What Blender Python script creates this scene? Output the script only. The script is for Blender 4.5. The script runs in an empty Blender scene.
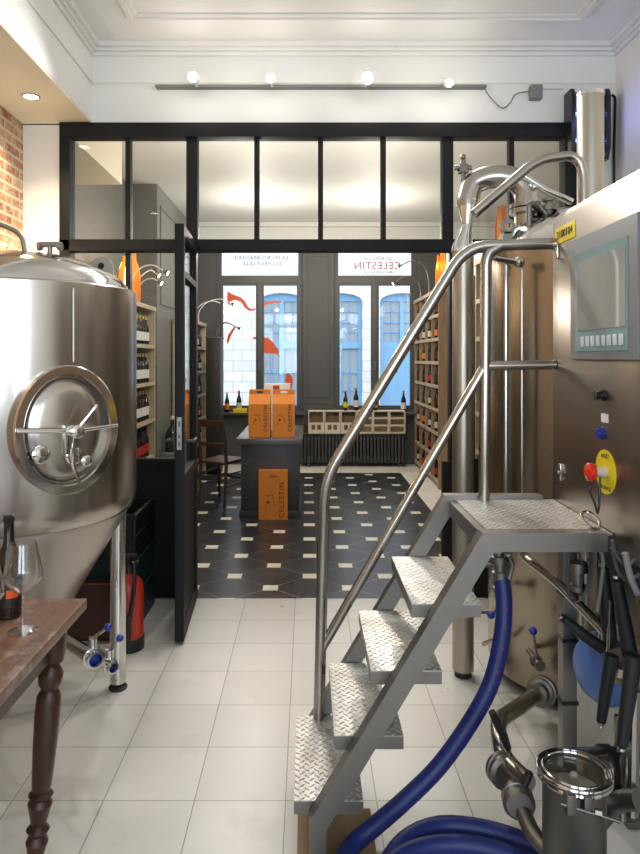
import bpy, bmesh, math, random
from mathutils import Vector, Matrix
random.seed(7)
PI = math.pi
S = bpy.context.scene
C = S.collection
F, CX, CY, H = 660.0, 307.0, 358.0, 1.5
def PX(x, y, Y): return Vector(((x-CX)*Y/F, Y, H-(y-CY)*Y/F))
def XX(x, Y): return (x-CX)*Y/F
def ZZ(y, Y): return H-(y-CY)*Y/F

# ---------------------------------------------------------------- materials
MATS = {}
class NT:
    def __init__(s, name):
        m = bpy.data.materials.new(name); m.use_nodes = True
        s.m = m; s.t = m.node_tree; s.N = s.t.nodes; s.L = s.t.links
        s.b = s.N['Principled BSDF']
        MATS[name] = m
    def n(s, typ, **kw):
        nd = s.N.new(typ)
        for k, v in kw.items(): setattr(nd, k, v)
        return nd
    def put(s, sock, v):
        if isinstance(v, (int, float)): sock.default_value = v
        elif isinstance(v, tuple): sock.default_value = v if len(v) != 3 or sock.type != 'RGBA' else (*v, 1)
        else: s.L.new(v, sock)
    def math(s, op, a, b=0.0, c=None, clamp=False):
        nd = s.n('ShaderNodeMath', operation=op, use_clamp=clamp)
        s.put(nd.inputs[0], a); s.put(nd.inputs[1], b)
        if c is not None: s.put(nd.inputs[2], c)
        return nd.outputs[0]
    def pos(s, obj=False):
        if obj: o = s.n('ShaderNodeTexCoord').outputs['Object']
        else: o = s.n('ShaderNodeNewGeometry').outputs['Position']
        sp = s.n('ShaderNodeSeparateXYZ'); s.L.new(o, sp.inputs[0])
        s.vec = o
        return sp.outputs
    def scaled(s, vec, sc):
        mp = s.n('ShaderNodeMapping'); s.L.new(vec, mp.inputs[0]); mp.inputs['Scale'].default_value = sc
        return mp.outputs[0]
    def noise(s, vec, scale, detail=3, rough=.5):
        nd = s.n('ShaderNodeTexNoise'); s.L.new(vec, nd.inputs['Vector'])
        nd.inputs['Scale'].default_value = scale; nd.inputs['Detail'].default_value = detail; nd.inputs['Roughness'].default_value = rough
        return nd.outputs['Fac']
    def mix(s, f, a, b):
        nd = s.n('ShaderNodeMix', data_type='RGBA')
        s.put(nd.inputs[0], f); s.put(nd.inputs[6], a); s.put(nd.inputs[7], b)
        return nd.outputs[2]
    def ramp(s, f, stops):
        nd = s.n('ShaderNodeValToRGB'); s.L.new(f, nd.inputs[0])
        e = nd.color_ramp.elements
        while len(e) < len(stops): e.new(.5)
        for k, (p, c) in enumerate(stops): e[k].position = p; e[k].color = (*c, 1)
        return nd.outputs[0]
    def bump(s, h, strength=.3, dist=.01):
        nd = s.n('ShaderNodeBump'); s.L.new(h, nd.inputs['Height'])
        nd.inputs['Strength'].default_value = strength; nd.inputs['Distance'].default_value = dist
        s.L.new(nd.outputs[0], s.b.inputs['Normal'])
    def set(s, **kw):
        for k, v in kw.items():
            s.put(s.b.inputs[{'color':'Base Color','rough':'Roughness','metal':'Metallic','spec':'Specular IOR Level','coat':'Coat Weight','trans':'Transmission Weight','ecol':'Emission Color','estr':'Emission Strength','ior':'IOR'}[k]], v)
        return s
def simple(name, col, rough=.5, metal=0., var=.12, scale=6., bump=.0, **kw):
    t = NT(name); t.pos(obj=True)
    f = t.noise(t.vec, scale, 4)
    c1 = tuple(max(0, c*(1-var)) for c in col); c2 = tuple(min(1, c*(1+var)) for c in col)
    t.set(color=t.mix(f, c1, c2), rough=rough, metal=metal, **kw)
    if bump: t.bump(t.noise(t.vec, scale*6, 3), bump, .004)
    return t.m
def steel(name, col, rough, aniso=(1,1,1), rv=.12, bp=.04):
    t = NT(name); t.pos(obj=True)
    v = t.scaled(t.vec, aniso)
    f = t.noise(v, 1.0, 5, .6); g = t.noise(t.vec, 3.0, 4, .6)
    t.set(color=t.mix(g, tuple(c*.88 for c in col), col), metal=1., rough=t.math('MULTIPLY_ADD', f, rv, rough-rv/2))
    t.bump(f, bp, .002)
    return t.m
steel('tank_steel', (.52,.48,.43), .24, (60,60,1.2))
steel('kettle_steel', (.39,.335,.265), .26, (60,60,.25), .08, .012)
steel('pipe_steel', (.43,.405,.365), .25, (4,4,4))
steel('polished_steel', (.70,.69,.67), .12, (3,3,3), .06)
steel('frame_steel', (.27,.255,.235), .42, (8,8,8))
steel('cabinet_steel', (.31,.265,.22), .30, (1,2,70), .05, .006)
steel('column_steel', (.44,.405,.345), .36, (20,20,1), .1, .02)
steel('cone_steel', (.50,.47,.43), .34, (50,50,1.2), .15, .04)
steel('dull_steel', (.24,.23,.21), .42, (6,6,6))
t = NT('tread_plate'); P = t.pos()
u = t.math('DIVIDE', P[0], .030); v = t.math('DIVIDE', P[1], .030)
def lozenge(t, u, v, ou, ov, sgn):
    fu = t.math('SUBTRACT', t.math('FRACT', t.math('ADD', u, ou)), .5); fv = t.math('SUBTRACT', t.math('FRACT', t.math('ADD', v, ov)), .5)
    a = t.math('ADD', fu, t.math('MULTIPLY', fv, sgn)); b = t.math('SUBTRACT', fu, t.math('MULTIPLY', fv, sgn))
    q = t.math('ADD', t.math('POWER', t.math('ABSOLUTE', t.math('DIVIDE', a, .52)), 2), t.math('POWER', t.math('ABSOLUTE', t.math('DIVIDE', b, .17)), 2))
    return t.math('SUBTRACT', 1, q, clamp=True)
h = t.math('MAXIMUM', lozenge(t, u, v, 0, 0, 1), lozenge(t, u, v, .5, .5, -1))
dirt = t.noise(t.vec, 9, 5, .6)
col = t.mix(t.math('MULTIPLY', t.math('SUBTRACT', dirt, .42, clamp=True), 2.6, clamp=True), (.90,.90,.90), (.56,.51,.42))
t.set(color=t.mix(t.math('POWER', h, .5), t.mix(.6, col, (.25,.24,.21)), col), metal=.75, rough=t.math('MULTIPLY_ADD', dirt, .25, .26)); t.bump(h, 1.0, .006)

t = NT('white_tile'); P = t.pos(); T = .3085
u = t.math('DIVIDE', t.math('ADD', P[0], .0727), T); v = t.math('DIVIDE', t.math('SUBTRACT', P[1], 3.779), T)
def edge(t, u): return t.math('SUBTRACT', .5, t.math('ABSOLUTE', t.math('SUBTRACT', t.math('FRACT', u), .5)))
lastrow = t.math('MULTIPLY', edge(t, v), t.math('ADD', 1, t.math('MULTIPLY', 50, t.math('GREATER_THAN', P[1], 3.95))))
e = t.math('MINIMUM', edge(t, u), lastrow)
g = t.math('LESS_THAN', e, .0065)
cb = t.n('ShaderNodeCombineXYZ'); t.L.new(t.math('FLOOR', u), cb.inputs[0]); t.L.new(t.math('FLOOR', v), cb.inputs[1])
wn = t.n('ShaderNodeTexWhiteNoise'); t.L.new(cb.outputs[0], wn.inputs[0])
nn = t.noise(t.vec, 2.2, 5, .6)
stain = t.math('MULTIPLY', t.math('SUBTRACT', t.noise(t.vec, 3.2, 4, .65), .56, clamp=True), 2.0, clamp=True)
base = t.mix(wn.outputs[0], (.52,.505,.475), (.59,.575,.545)); base = t.mix(t.math('MULTIPLY', nn, .35), base, (.48,.46,.42))
base = t.mix(stain, base, (.36,.33,.26))
t.set(color=t.mix(g, base, (.26,.23,.19)), rough=t.math('MULTIPLY_ADD', nn, .25, .2)); t.bump(t.math('SUBTRACT', 1, g), .3, .002)

t = NT('black_mosaic_tile'); P = t.pos()
u = t.math('DIVIDE', t.math('SUBTRACT', P[0], .02), .2585); v = t.math('DIVIDE', t.math('SUBTRACT', P[1], 4.541), .465)
def inset(t, ou, ov):
    fu = t.math('ABSOLUTE', t.math('SUBTRACT', t.math('FRACT', t.math('ADD', t.math('DIVIDE', u, 2), ou)), .5))
    fv = t.math('ABSOLUTE', t.math('SUBTRACT', t.math('FRACT', t.math('ADD', v, ov)), .5))
    return t.math('MULTIPLY', t.math('LESS_THAN', fu, .095), t.math('LESS_THAN', fv, .105))
ins = t.math('MAXIMUM', inset(t, .5, .5), inset(t, 0, 0))
def diag(t, s):
    return t.math('LESS_THAN', edge(t, t.math('ADD', v, t.math('MULTIPLY', u, s*.5))), .013)
ln = t.math('MAXIMUM', diag(t, 1), diag(t, -1))
nn = t.noise(t.vec, 2.0, 4, .6)
dark = t.mix(nn, (.012,.013,.018), (.035,.036,.045))
c = t.mix(ln, dark, (.16,.155,.145)); c = t.mix(ins, c, (.84,.79,.66))
t.set(color=c, rough=t.math('MULTIPLY_ADD', nn, .2, .20))

t = NT('brick_wall'); P = t.pos()
cb = t.n('ShaderNodeCombineXYZ'); t.L.new(P[1], cb.inputs[0]); t.L.new(P[2], cb.inputs[1])
br = t.n('ShaderNodeTexBrick'); t.L.new(cb.outputs[0], br.inputs[0])
br.inputs['Color1'].default_value = (.42,.14,.06,1); br.inputs['Color2'].default_value = (.60,.33,.17,1); br.inputs['Mortar'].default_value = (.66,.58,.42,1)
br.inputs['Scale'].default_value = 1; br.inputs['Brick Width'].default_value = .2; br.inputs['Row Height'].default_value = .062; br.inputs['Mortar Size'].default_value = .012; br.inputs['Mortar Smooth'].default_value = .4
nn = t.noise(t.vec, 16, 5, .7)
t.set(color=t.mix(t.math('MULTIPLY', t.math('SUBTRACT', nn, .45, clamp=True), 4, clamp=True), br.outputs[0], (.70,.62,.47)), rough=.9)
t.bump(t.math('ADD', t.math('MULTIPLY', br.outputs['Fac'], -1), nn), .6, .01)

t = NT('facade_brick'); P = t.pos()
cb = t.n('ShaderNodeCombineXYZ'); t.L.new(P[0], cb.inputs[0]); t.L.new(P[2], cb.inputs[1])
br = t.n('ShaderNodeTexBrick'); t.L.new(cb.outputs[0], br.inputs[0])
br.inputs['Color1'].default_value = (.76,.75,.74,1); br.inputs['Color2'].default_value = (.66,.65,.65,1); br.inputs['Mortar'].default_value = (.52,.52,.54,1)
br.inputs['Scale'].default_value = 1; br.inputs['Brick Width'].default_value = .42; br.inputs['Row Height'].default_value = .24; br.inputs['Mortar Size'].default_value = .012
t.set(color=br.outputs[0], rough=.9)

def wood(name, c1, c2, sc=(2,30,30), rough=.45, dirt=0.):
    t = NT(name); t.pos(obj=True)
    f = t.noise(t.scaled(t.vec, sc), 1.5, 6, .65)
    c = t.ramp(f, [(.3, c1), (.7, c2)])
    if dirt:
        g = t.noise(t.vec, 14, 5, .7); c = t.mix(t.math('MULTIPLY', t.math('SUBTRACT', g, .52, clamp=True), dirt, clamp=True), c, (.5,.45,.4))
    t.set(color=c, rough=rough); t.bump(f, .15, .003); return t.m
wood('table_wood', (.10,.047,.03), (.23,.125,.085), (30,2,30), .38, 2.5)
wood('dark_wood', (.028,.010,.007), (.075,.028,.018), (30,30,3), .35)
wood('chair_wood', (.05,.022,.012), (.11,.05,.03), (30,30,3), .4)
wood('crate_wood', (.66,.58,.44), (.80,.73,.58), (3,20,20), .7)
wood('shelf_wood', (.44,.35,.22), (.60,.50,.35), (20,3,20), .6)
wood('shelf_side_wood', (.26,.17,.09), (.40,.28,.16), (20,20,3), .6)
simple('white_paint', (.80,.79,.76), .6, var=.03, scale=1.5)
simple('cream_paint', (.78,.75,.68), .65, var=.04, scale=1.5)
simple('soffit_paint', (.80,.73,.58), .6, var=.04, scale=1.5)
simple('ceiling_paint', (.80,.785,.75), .6, var=.03)
simple('grey_paint', (.085,.085,.082), .5, var=.08, scale=2)
simple('pale_grey_paint', (.17,.17,.16), .5, var=.08, scale=2)
simple('black_metal', (.010,.010,.011), .6, var=.2, spec=.25)
simple('black_plastic', (.010,.010,.011), .35, var=.2)
simple('dark_cable', (.05,.05,.05), .5)
simple('rear_paint', (.16,.15,.14), .7)
simple('rubber', (.012,.012,.012), .6)
simple('dark_brown_paint', (.018,.015,.013), .45)
simple('desk_paint', (.045,.042,.038), .45, var=.1)
simple('desk_top_paint', (.10,.10,.095), .25, var=.1)
simple('radiator_paint', (.055,.055,.056), .4, var=.1)
simple('orange_card', (.72,.22,.010), .55, var=.06)
simple('orange_card_dark', (.40,.11,.010), .6, var=.06)
simple('orange_sticker', (.80,.10,.012), .4, var=.05)
simple('ink_brown', (.10,.03,.006), .6)
simple('white_card', (.80,.79,.76), .5, var=.03)
simple('red_card', (.50,.035,.02), .5)
simple('red_paint', (.50,.030,.012), .3, var=.08)
simple('red_plastic', (.70,.030,.014), .3)
simple('yellow_plastic', (.82,.66,.015), .45, var=.05)
simple('blue_plastic', (.010,.035,.30), .3)
simple('blue_cover', (.08,.17,.46), .4, var=.1)
simple('blue_hose', (.008,.019,.14), .5, var=.25, scale=12)
simple('panel_grey', (.22,.23,.24), .5, var=.04)
simple('panel_teal', (.20,.32,.33), .4, var=.03)
simple('key_white', (.62,.68,.70), .4)
simple('brown_crate', (.055,.014,.010), .5)
simple('teal_crate', (.006,.035,.036), .5)
simple('cardboard', (.30,.20,.10), .8)
simple('bottle_dark', (.018,.010,.007), .12)
simple('bottle_green', (.02,.03,.015), .12)
simple('foil_gold', (.55,.42,.15), .35, .7)
simple('paper_cream', (.66,.60,.45), .6)
simple('pale_stone', (.78,.74,.66), .5, var=.06)
simple('blue_frame_paint', (.20,.41,.64), .5, var=.05)
simple('street_asphalt', (.25,.25,.25), .9)
simple('grey_conduit', (.20,.20,.19), .5)
simple('grip_rubber', (.008,.008,.009), .5)
simple('foam_beige', (.55,.52,.45), .7)
simple('old_brass', (.20,.16,.07), .45, 1.)
simple('brass', (.55,.38,.12), .3, 1.)
simple('red_ink', (.42,.02,.01), .5)
simple('grey_ink', (.03,.03,.035), .5)
t = NT('screen_glass'); t.pos(obj=True)
t.set(color=t.mix(t.noise(t.vec, 6, 3), (.30,.32,.31), (.42,.43,.41)), rough=.12, coat=1.)
t = NT('glass'); 
fr = t.n('ShaderNodeLayerWeight'); fr.inputs[0].default_value = .5; fq = t.math('MULTIPLY_ADD', t.math('POWER', fr.outputs['Facing'], 4), .7, .035, clamp=True)
tr = t.n('ShaderNodeBsdfTransparent'); tr.inputs[0].default_value = (.96,.975,.97,1)
gl = t.n('ShaderNodeBsdfGlossy'); gl.inputs['Roughness'].default_value = .02
mx = t.n('ShaderNodeMixShader'); t.L.new(fq, mx.inputs[0]); t.L.new(tr.outputs[0], mx.inputs[1]); t.L.new(gl.outputs[0], mx.inputs[2])
t.L.new(mx.outputs[0], t.N['Material Output'].inputs[0])
t = NT('dark_pane'); t.set(color=(.36,.42,.48), rough=.08)
t = NT('crystal')
fr = t.n('ShaderNodeLayerWeight'); fr.inputs[0].default_value = .5; lw = t.math('MULTIPLY_ADD', t.math('POWER', fr.outputs['Facing'], 2.5), .85, .07, clamp=True)
tr = t.n('ShaderNodeBsdfTransparent'); tr.inputs[0].default_value = (.975,.98,.98,1)
gl = t.n('ShaderNodeBsdfGlossy'); gl.inputs['Roughness'].default_value = .03
mx = t.n('ShaderNodeMixShader'); t.L.new(lw, mx.inputs[0]); t.L.new(tr.outputs[0], mx.inputs[1]); t.L.new(gl.outputs[0], mx.inputs[2])
t.L.new(mx.outputs[0], t.N['Material Output'].inputs[0])
def emis(name, col, s):
    t = NT(name); t.set(color=col, ecol=col, estr=s); return t.m
emis('lamp_white', (1,.93,.80), 60); emis('lamp_warm', (1,.68,.22), 4); emis('lamp_blue', (.12,.22,1), 9); emis('led_white', (1,.92,.75), 14)

# ---------------------------------------------------------------- mesh builder
def frame_from(d):
    d = Vector(d).normalized()
    a = Vector((0,0,1)) if abs(d.z) < .9 else Vector((1,0,0))
    x = d.cross(a).normalized(); y = d.cross(x).normalized()
    return x, y, d
def fillet(pts, r, n=6):
    pts = [Vector(p) for p in pts]; out = [pts[0]]
    for i in range(1, len(pts)-1):
        a, b, c = pts[i-1], pts[i], pts[i+1]
        u = (a-b); v = (c-b); rr = min(r, u.length*.48, v.length*.48)
        p, q = b+u.normalized()*rr, b+v.normalized()*rr
        for k in range(n+1):
            s = k/n; out.append(p*(1-s)**2 + b*2*s*(1-s) + q*s*s)
    out.append(pts[-1]); return out
class MB:
    def __init__(s): s.bm = bmesh.new(); s.xf = None
    def _v(s, p):
        p = Vector(p)
        return s.bm.verts.new(s.xf @ p if s.xf is not None else p)
    def hull(s, rings, caps=True, closed=False):
        vs = [[s._v(p) for p in r] for r in rings]; n = len(vs[0])
        R = range(len(vs) if closed else len(vs)-1)
        for i in R:
            a, b = vs[i], vs[(i+1) % len(vs)]
            for k in range(n):
                try: s.bm.faces.new((a[k], a[(k+1)%n], b[(k+1)%n], b[k]))
                except ValueError: pass
        if caps and not closed:
            s.bm.faces.new(list(reversed(vs[0]))); s.bm.faces.new(vs[-1])
        return s
    def box(s, x0, x1, y0, y1, z0, z1, bev=0):
        x0, x1 = min(x0,x1), max(x0,x1); y0, y1 = min(y0,y1), max(y0,y1); z0, z1 = min(z0,z1), max(z0,z1)
        before = set(s.bm.faces)
        vs = [s._v(p) for p in ((x0,y0,z0),(x1,y0,z0),(x1,y1,z0),(x0,y1,z0),(x0,y0,z1),(x1,y0,z1),(x1,y1,z1),(x0,y1,z1))]
        for f in ((0,3,2,1),(4,5,6,7),(0,1,5,4),(1,2,6,5),(2,3,7,6),(3,0,4,7)): s.bm.faces.new([vs[i] for i in f])
        if bev:
            es = {e for v in vs for e in v.link_edges}
            bmesh.ops.bevel(s.bm, geom=list(es), offset=bev, segments=2, affect='EDGES', profile=.6)
        return s
    def cyl(s, a, b, r, r2=None, n=20, caps=True):
        a, b = Vector(a), Vector(b); x, y, d = frame_from(b-a); r2 = r if r2 is None else r2
        R = [[c + x*q*math.cos(2*PI*k/n) + y*q*math.sin(2*PI*k/n) for k in range(n)] for c, q in ((a, r), (b, r2))]
        return s.hull(R, caps)
    def stack(s, a, d, prof, n=24, caps=True):
        "lathe: prof = [(distance along d, radius)]"
        a = Vector(a); x, y, d = frame_from(d)
        R = [[a + d*h + x*q*math.cos(2*PI*k/n) + y*q*math.sin(2*PI*k/n) for k in range(n)] for h, q in prof]
        return s.hull(R, caps)
    def tube(s, pts, r, n=12, bend=0, closed=False, caps=True):
        if bend: pts = fillet(pts, bend)
        pts = [Vector(p) for p in pts]; R = []; N = len(pts)
        rs = r if isinstance(r, (list, tuple)) else [r]*N
        nx = None
        for i, p in enumerate(pts):
            if closed: d = pts[(i+1) % N]-pts[i-1]
            else: d = pts[min(i+1, N-1)]-pts[max(i-1, 0)]
            d.normalize()
            if nx is None: nx = frame_from(d)[0]
            nx = (nx - d*nx.dot(d)).normalized(); ny = d.cross(nx)
            R.append([p + nx*rs[i]*math.cos(2*PI*k/n) + ny*rs[i]*math.sin(2*PI*k/n) for k in range(n)])
        return s.hull(R, caps, closed)
    def ring(s, c, d, R, r, n=32, m=8, sy=1.0):
        x, y, d = frame_from(d); c = Vector(c)
        return s.tube([c + x*R*math.cos(2*PI*k/n) + y*R*sy*math.sin(2*PI*k/n) for k in range(n)], r, m, closed=True)
    def ball(s, c, r, sc=(1,1,1), n=16):
        m = Matrix.Translation(Vector(c)) @ Matrix.Diagonal((r*sc[0], r*sc[1], r*sc[2], 1))
        if s.xf is not None: m = s.xf @ m
        bmesh.ops.create_uvsphere(s.bm, u_segments=n, v_segments=max(6, n//2+2), radius=1, matrix=m); return s
    def prism(s, poly, off):
        off = Vector(off); a = [Vector(p) for p in poly]
        return s.hull([a, [p+off for p in a]])
    def shell(s, a, d, prof, n=32):
        return s.stack(a, d, prof, n, caps=False)
    def text(s, body, size, M, mirror=False, spacing=1.0, depth=.0008):
        cu = bpy.data.curves.new('t', 'FONT'); cu.body = body; cu.size = size; cu.align_x = 'CENTER'; cu.align_y = 'CENTER'; cu.extrude = depth; cu.space_character = spacing
        cu.resolution_u = 3
        o = bpy.data.objects.new('t', cu); me = bpy.data.meshes.new_from_object(o)
        tmp = bmesh.new(); tmp.from_mesh(me)
        bmesh.ops.triangulate(tmp, faces=[f for f in tmp.faces if len(f.verts) > 4])
        vm = {}
        for v in tmp.verts:
            p = v.co.copy()
            if mirror: p.x = -p.x
            vm[v] = s._v(M @ p)
        for f in tmp.faces:
            try: s.bm.faces.new([vm[v] for v in f.verts])
            except ValueError: pass
        tmp.free(); bpy.data.objects.remove(o); bpy.data.curves.remove(cu); bpy.data.meshes.remove(me); return s
    def build(s, name, mat, parent=None, org=None, smooth=True, ang=35, label=None):
        bm = s.bm
        bmesh.ops.recalc_face_normals(bm, faces=bm.faces)
        if parent is not None:
            o3 = Vector(parent.get('_o', (0,0,0)))
        elif org is not None: o3 = Vector(org)
        else:
            xs = [v.co for v in bm.verts]
            o3 = Vector(((min(p.x for p in xs)+max(p.x for p in xs))/2, (min(p.y for p in xs)+max(p.y for p in xs))/2, min(p.z for p in xs)))
        bmesh.ops.translate(bm, verts=bm.verts, vec=-o3)
        me = bpy.data.meshes.new(name); bm.to_mesh(me); bm.free()
        if smooth:
            me.polygons.foreach_set('use_smooth', [True]*len(me.polygons)); me.set_sharp_from_angle(angle=math.radians(ang))
        me.materials.append(MATS[mat])
        o = bpy.data.objects.new(name, me); C.objects.link(o); o['_o'] = tuple(o3)
        if parent is not None: o.parent = parent
        else: o.location = o3
        if label: o['label'] = label
        return o
def M(): return MB()
def tag(o, label, cat, group=None, kind=None):
    o['label'] = label; o['category'] = cat
    if group: o['group'] = group
    if kind: o['kind'] = kind
    return o
def thing(name, loc, label, cat, group=None):
    o = bpy.data.objects.new(name, None); C.objects.link(o); o.location = loc; o['_o'] = tuple(loc); o.empty_display_size = .1
    return tag(o, label, cat, group)
def struct(o, label=None):
    o['kind'] = 'structure'
    if label: o['label'] = label
    return o
def kids(o): return [c for c in C.objects if c.parent == o]
KID = {}
def copy_tree(o, parent=None, loc=None, rz=None, label=None):
    c = o.copy(); C.objects.link(c)
    if parent is not None: c.parent = parent
    if loc is not None: c.location = loc
    if rz is not None: c.rotation_euler.z = rz
    if label: c['label'] = label
    if o.name not in KID: KID[o.name] = kids(o)
    for ch in KID[o.name]: copy_tree(ch, c)
    return c
def smooth(pts, n=6):
    out = []; P = [Vector(p) for p in pts]; P = [2*P[0]-P[1]]+P+[2*P[-1]-P[-2]]
    for i in range(1, len(P)-2):
        a, b, c, d = P[i-1:i+3]
        for k in range(n):
            s = k/n; out.append(.5*((2*b)+(c-a)*s+(2*a-5*b+4*c-d)*s*s+(3*b-a-3*c+d)*s**3))
    out.append(P[-2]); return out
# ================================================================ THE SETTING
XL, XR, YP, YB, YF = -1.786, 1.94, 4.15, 9.30, -1.8
BXL, BXR, CZ, BZ = -1.95, 3.0, 3.47, 3.40
struct(M().box(XL-.1, XR+.1, YF-.1, 4.116, -.1, 0).build('floor', 'white_tile'), 'cream white square ceramic tiles with thin dark joints')
struct(M().box(-1.55, 1.22, 4.116, 8.62, -.1, 0).build('floor', 'black_mosaic_tile'), 'black tiles with small cream square insets')
m = M(); m.box(BXL-.1, -1.55, 4.116, YB+.1, -.1, 0); m.box(1.22, BXR+.1, 4.116, YB+.1, -.1, 0); m.box(-1.55, 1.22, 8.62, YB+.1, -.1, 0)
struct(m.build('floor', 'pale_stone'), 'pale stone border around the black tiles')
struct(M().box(XL-.1, XR+.1, YF-.1, YP+.05, CZ, CZ+.1).build('ceiling', 'ceiling_paint'))
struct(M().box(BXL-.1, BXR+.1, YP+.05, YB+.1, BZ, BZ+.17).build('ceiling', 'ceiling_paint'))
# front room walls
struct(M().box(XL-.1, XL, YF, YP+.05, 0, 2.971).build('wall_left', 'brick_wall'), 'old red brick wall with pale mortar')
struct(M().box(XL-.1, XL, YF, YP+.05, 2.971, CZ).build('wall_left', 'white_paint'))
struct(M().box(XR, XR+.1, YF, YP+.05, 0, CZ).build('wall_right', 'cream_paint'))
m = M(); m.box(XL, XX(62, YP), YP, YP+.1, 0, 2.971); m.box(XX(574, YP), XR, YP, YP+.1, 0, 2.965)
m.box(XL, XR, YP, YP+.1, 2.965, CZ)
struct(m.build('wall_partition', 'white_paint'), 'white wall above and beside the black glazed screen')
# rear wall behind the camera with two window openings
m = M()
for x0, x1, z0, z1 in ((XL,-1.35,0,CZ),(-.1,.35,0,CZ),(1.6,XR,0,CZ),(-1.35,-.1,0,.8),(.35,1.6,0,.8),(-1.35,-.1,2.9,CZ),(.35,1.6,2.9,CZ)):
    m.box(x0, x1, YF-.1, YF, z0, z1)
struct(m.build('wall_rear', 'rear_paint'))
# beam and its soffit on the left, cornice, ceiling moulding, picture rail
m = M(); m.box(XL, -1.35, YF, YP, 2.985, CZ-.001); struct(m.build('ceiling', 'white_paint'), 'white boxed beam along the left wall')
struct(M().box(XL+.001, -1.352, YF, YP-.001, 2.971, 2.985).build('ceiling', 'soffit_paint'), 'cream underside of the boxed beam')
def cornice(x0, x1, y0, y1, z, mat, inv=False):
    m = M()
    for d, h0, h1 in ((.018,-.075,-.05),(.035,-.05,-.03),(.06,-.03,0)):
        m.box(x0, x1, y1-d, y1, z+h0, z+h1, .004); m.box(x0, x0+d, y0, y1-d, z+h0, z+h1, .004); m.box(x1-d, x1, y0, y1-d, z+h0, z+h1, .004)
    return m
struct(cornice(-1.35, XR, YF, YP, CZ, 0).build('trim_1', 'ceiling_paint'), 'stepped plaster cornice')
m = M()
x0, x1, y0, y1 = -1.03, 1.60, -1.3, 3.83
for w, h in ((.06,.012),(.03,.024)):
    m.box(x0, x1, y1-w, y1, CZ-h, CZ, .003); m.box(x0, x1, y0, y0+w, CZ-h, CZ, .003); m.box(x0, x0+w, y0+w, y1-w, CZ-h, CZ, .003); m.box(x1-w, x1, y0+w, y1-w, CZ-h, CZ, .003)
struct(m.build('trim_2', 'ceiling_paint'), 'rectangular plaster moulding on the ceiling')
m = M(); m.box(-1.35, XR, YP-.008, YP, 3.222, 3.234); m.box(-1.35, -1.342, YF, YP-.008, 3.222, 3.234)
struct(m.build('trim_3', 'cream_paint'), 'thin picture rail')
# black glazed screen between the rooms
def bx(m, a, b, y0, y1, z0, z1, Y=YP, bev=.004): m.box(XX(a, Y), XX(b, Y), y0, y1, z0, z1, bev)
m = M(); ZT0, ZT1, ZM0, ZM1 = ZZ(139, YP), ZZ(125, YP), ZZ(252, YP), ZZ(240.5, YP)
bx(m, 62, 574, 4.10, 4.2, ZT0, ZT1)
bx(m, 62, 574, 4.10, 4.2, ZM0, ZM1)
bx(m, 62, 72.5, 4.10, 4.2, 0, ZT0); bx(m, 562, 574, 4.10, 4.2, 0, ZT0)
bx(m, 187, 198, 4.12, 4.2, ZM1, ZT0); bx(m, 449, 453, 4.12, 4.2, 0, ZM0); bx(m, 441.5, 452.5, 4.12, 4.2, ZM1, ZT0)
bx(m, 187, 196.5, 4.13, 4.2, 0, ZM0)
for a, b in ((126.5,131.5),(254.5,259.5),(318,323),(380.5,385.5),(508,513)): bx(m, a, b, 4.12, 4.18, ZM1, ZT0, bev=.003)
for a, b in ((126.5,131.5),(508,513)): bx(m, a, b, 4.12, 4.18, .86, ZM0, bev=.003)
screen = struct(m.build('window_4', 'black_metal'), 'black steel glazed screen between the two rooms')
xs = [72.5,126.5,131.5,187,198,254.5,259.5,318,323,380.5,385.5,441.5,452.5,508,513,562]
for a, b in zip(xs[::2], xs[1::2]):
    M().box(XX(a,YP), XX(b,YP), 4.147, 4.153, ZM1, ZT0).build('pane', 'glass', screen)
for a, b in ((72.5,126.5),(131.5,183),(452.5,508),(513,562)):
    M().box(XX(a,YP), XX(b,YP), 4.147, 4.153, .86, ZM0).build('pane', 'glass', screen)
m = M(); bx(m, 72.5, 183, 4.13, 4.17, 0, .85, bev=0); bx(m, 442, 562, 4.13, 4.17, 0, .85, bev=0)
m.box(XX(72.5,YP), XX(183,YP), 4.12, 4.18, .84, .87); m.box(XX(452.5,YP), XX(562,YP), 4.12, 4.18, .84, .87)
m.build('lower_panel', 'black_metal', screen)
# open door leaf
DX0, DX1, DY0, DY1, DZ1 = -.729, -.681, 3.45, 4.095, 2.205
m = M(); m.box(DX0, DX1, DY0, DY0+.055, .015, DZ1, .003); m.box(DX0, DX1, DY1-.055, DY1, .015, DZ1, .003)
m.box(DX0, DX1, DY0+.055, DY1-.055, DZ1-.06, DZ1); m.box(DX0, DX1, DY0+.055, DY1-.055, .83, .88); m.box(DX0, DX1, DY0+.055, DY1-.055, .015, .08)
m.box(DX0+.012, DX1-.012, DY0+.055, DY1-.055, .08, .83); m.box(DX0, DX1, DY0+.055, DY1-.055, 1.93, 1.965)
door = struct(m.build('door_1', 'black_metal', org=(-.705,4.09,0)), 'open black steel door with glass upper half')
M().box(-.707, -.702, DY0+.055, DY1-.055, .88, DZ1-.06).build('pane', 'glass', door)
m = M(); 
for s in (-1, 1):
    xb = DX0 if s < 0 else DX1
    m.cyl((xb, DY0+.03, 1.062), (xb+s*.05, DY0+.03, 1.062), .008); m.cyl((xb+s*.046, DY0+.025, 1.062), (xb+s*.046, DY0+.14, 1.062), .008)
    m.box(xb, xb+s*.006, DY0+.012, DY0+.048, .98, 1.12)
m.build('door_handle', 'black_plastic', door)
m = M(); m.box(DX0+.012, DX1-.012, DY0-.003, DY0, 1.02, 1.19); 
m.build('lock_plate', 'frame_steel', door)
m = M()
for z0, z1 in ((1.14,1.17),(1.08,1.10),(1.04,1.06)): m.box(DX0+.02, DX1-.02, DY0-.005, DY0-.003, z0, z1)
m.build('lock_bolt', 'black_plastic', door)
door.rotation_euler.z = .058
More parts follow.
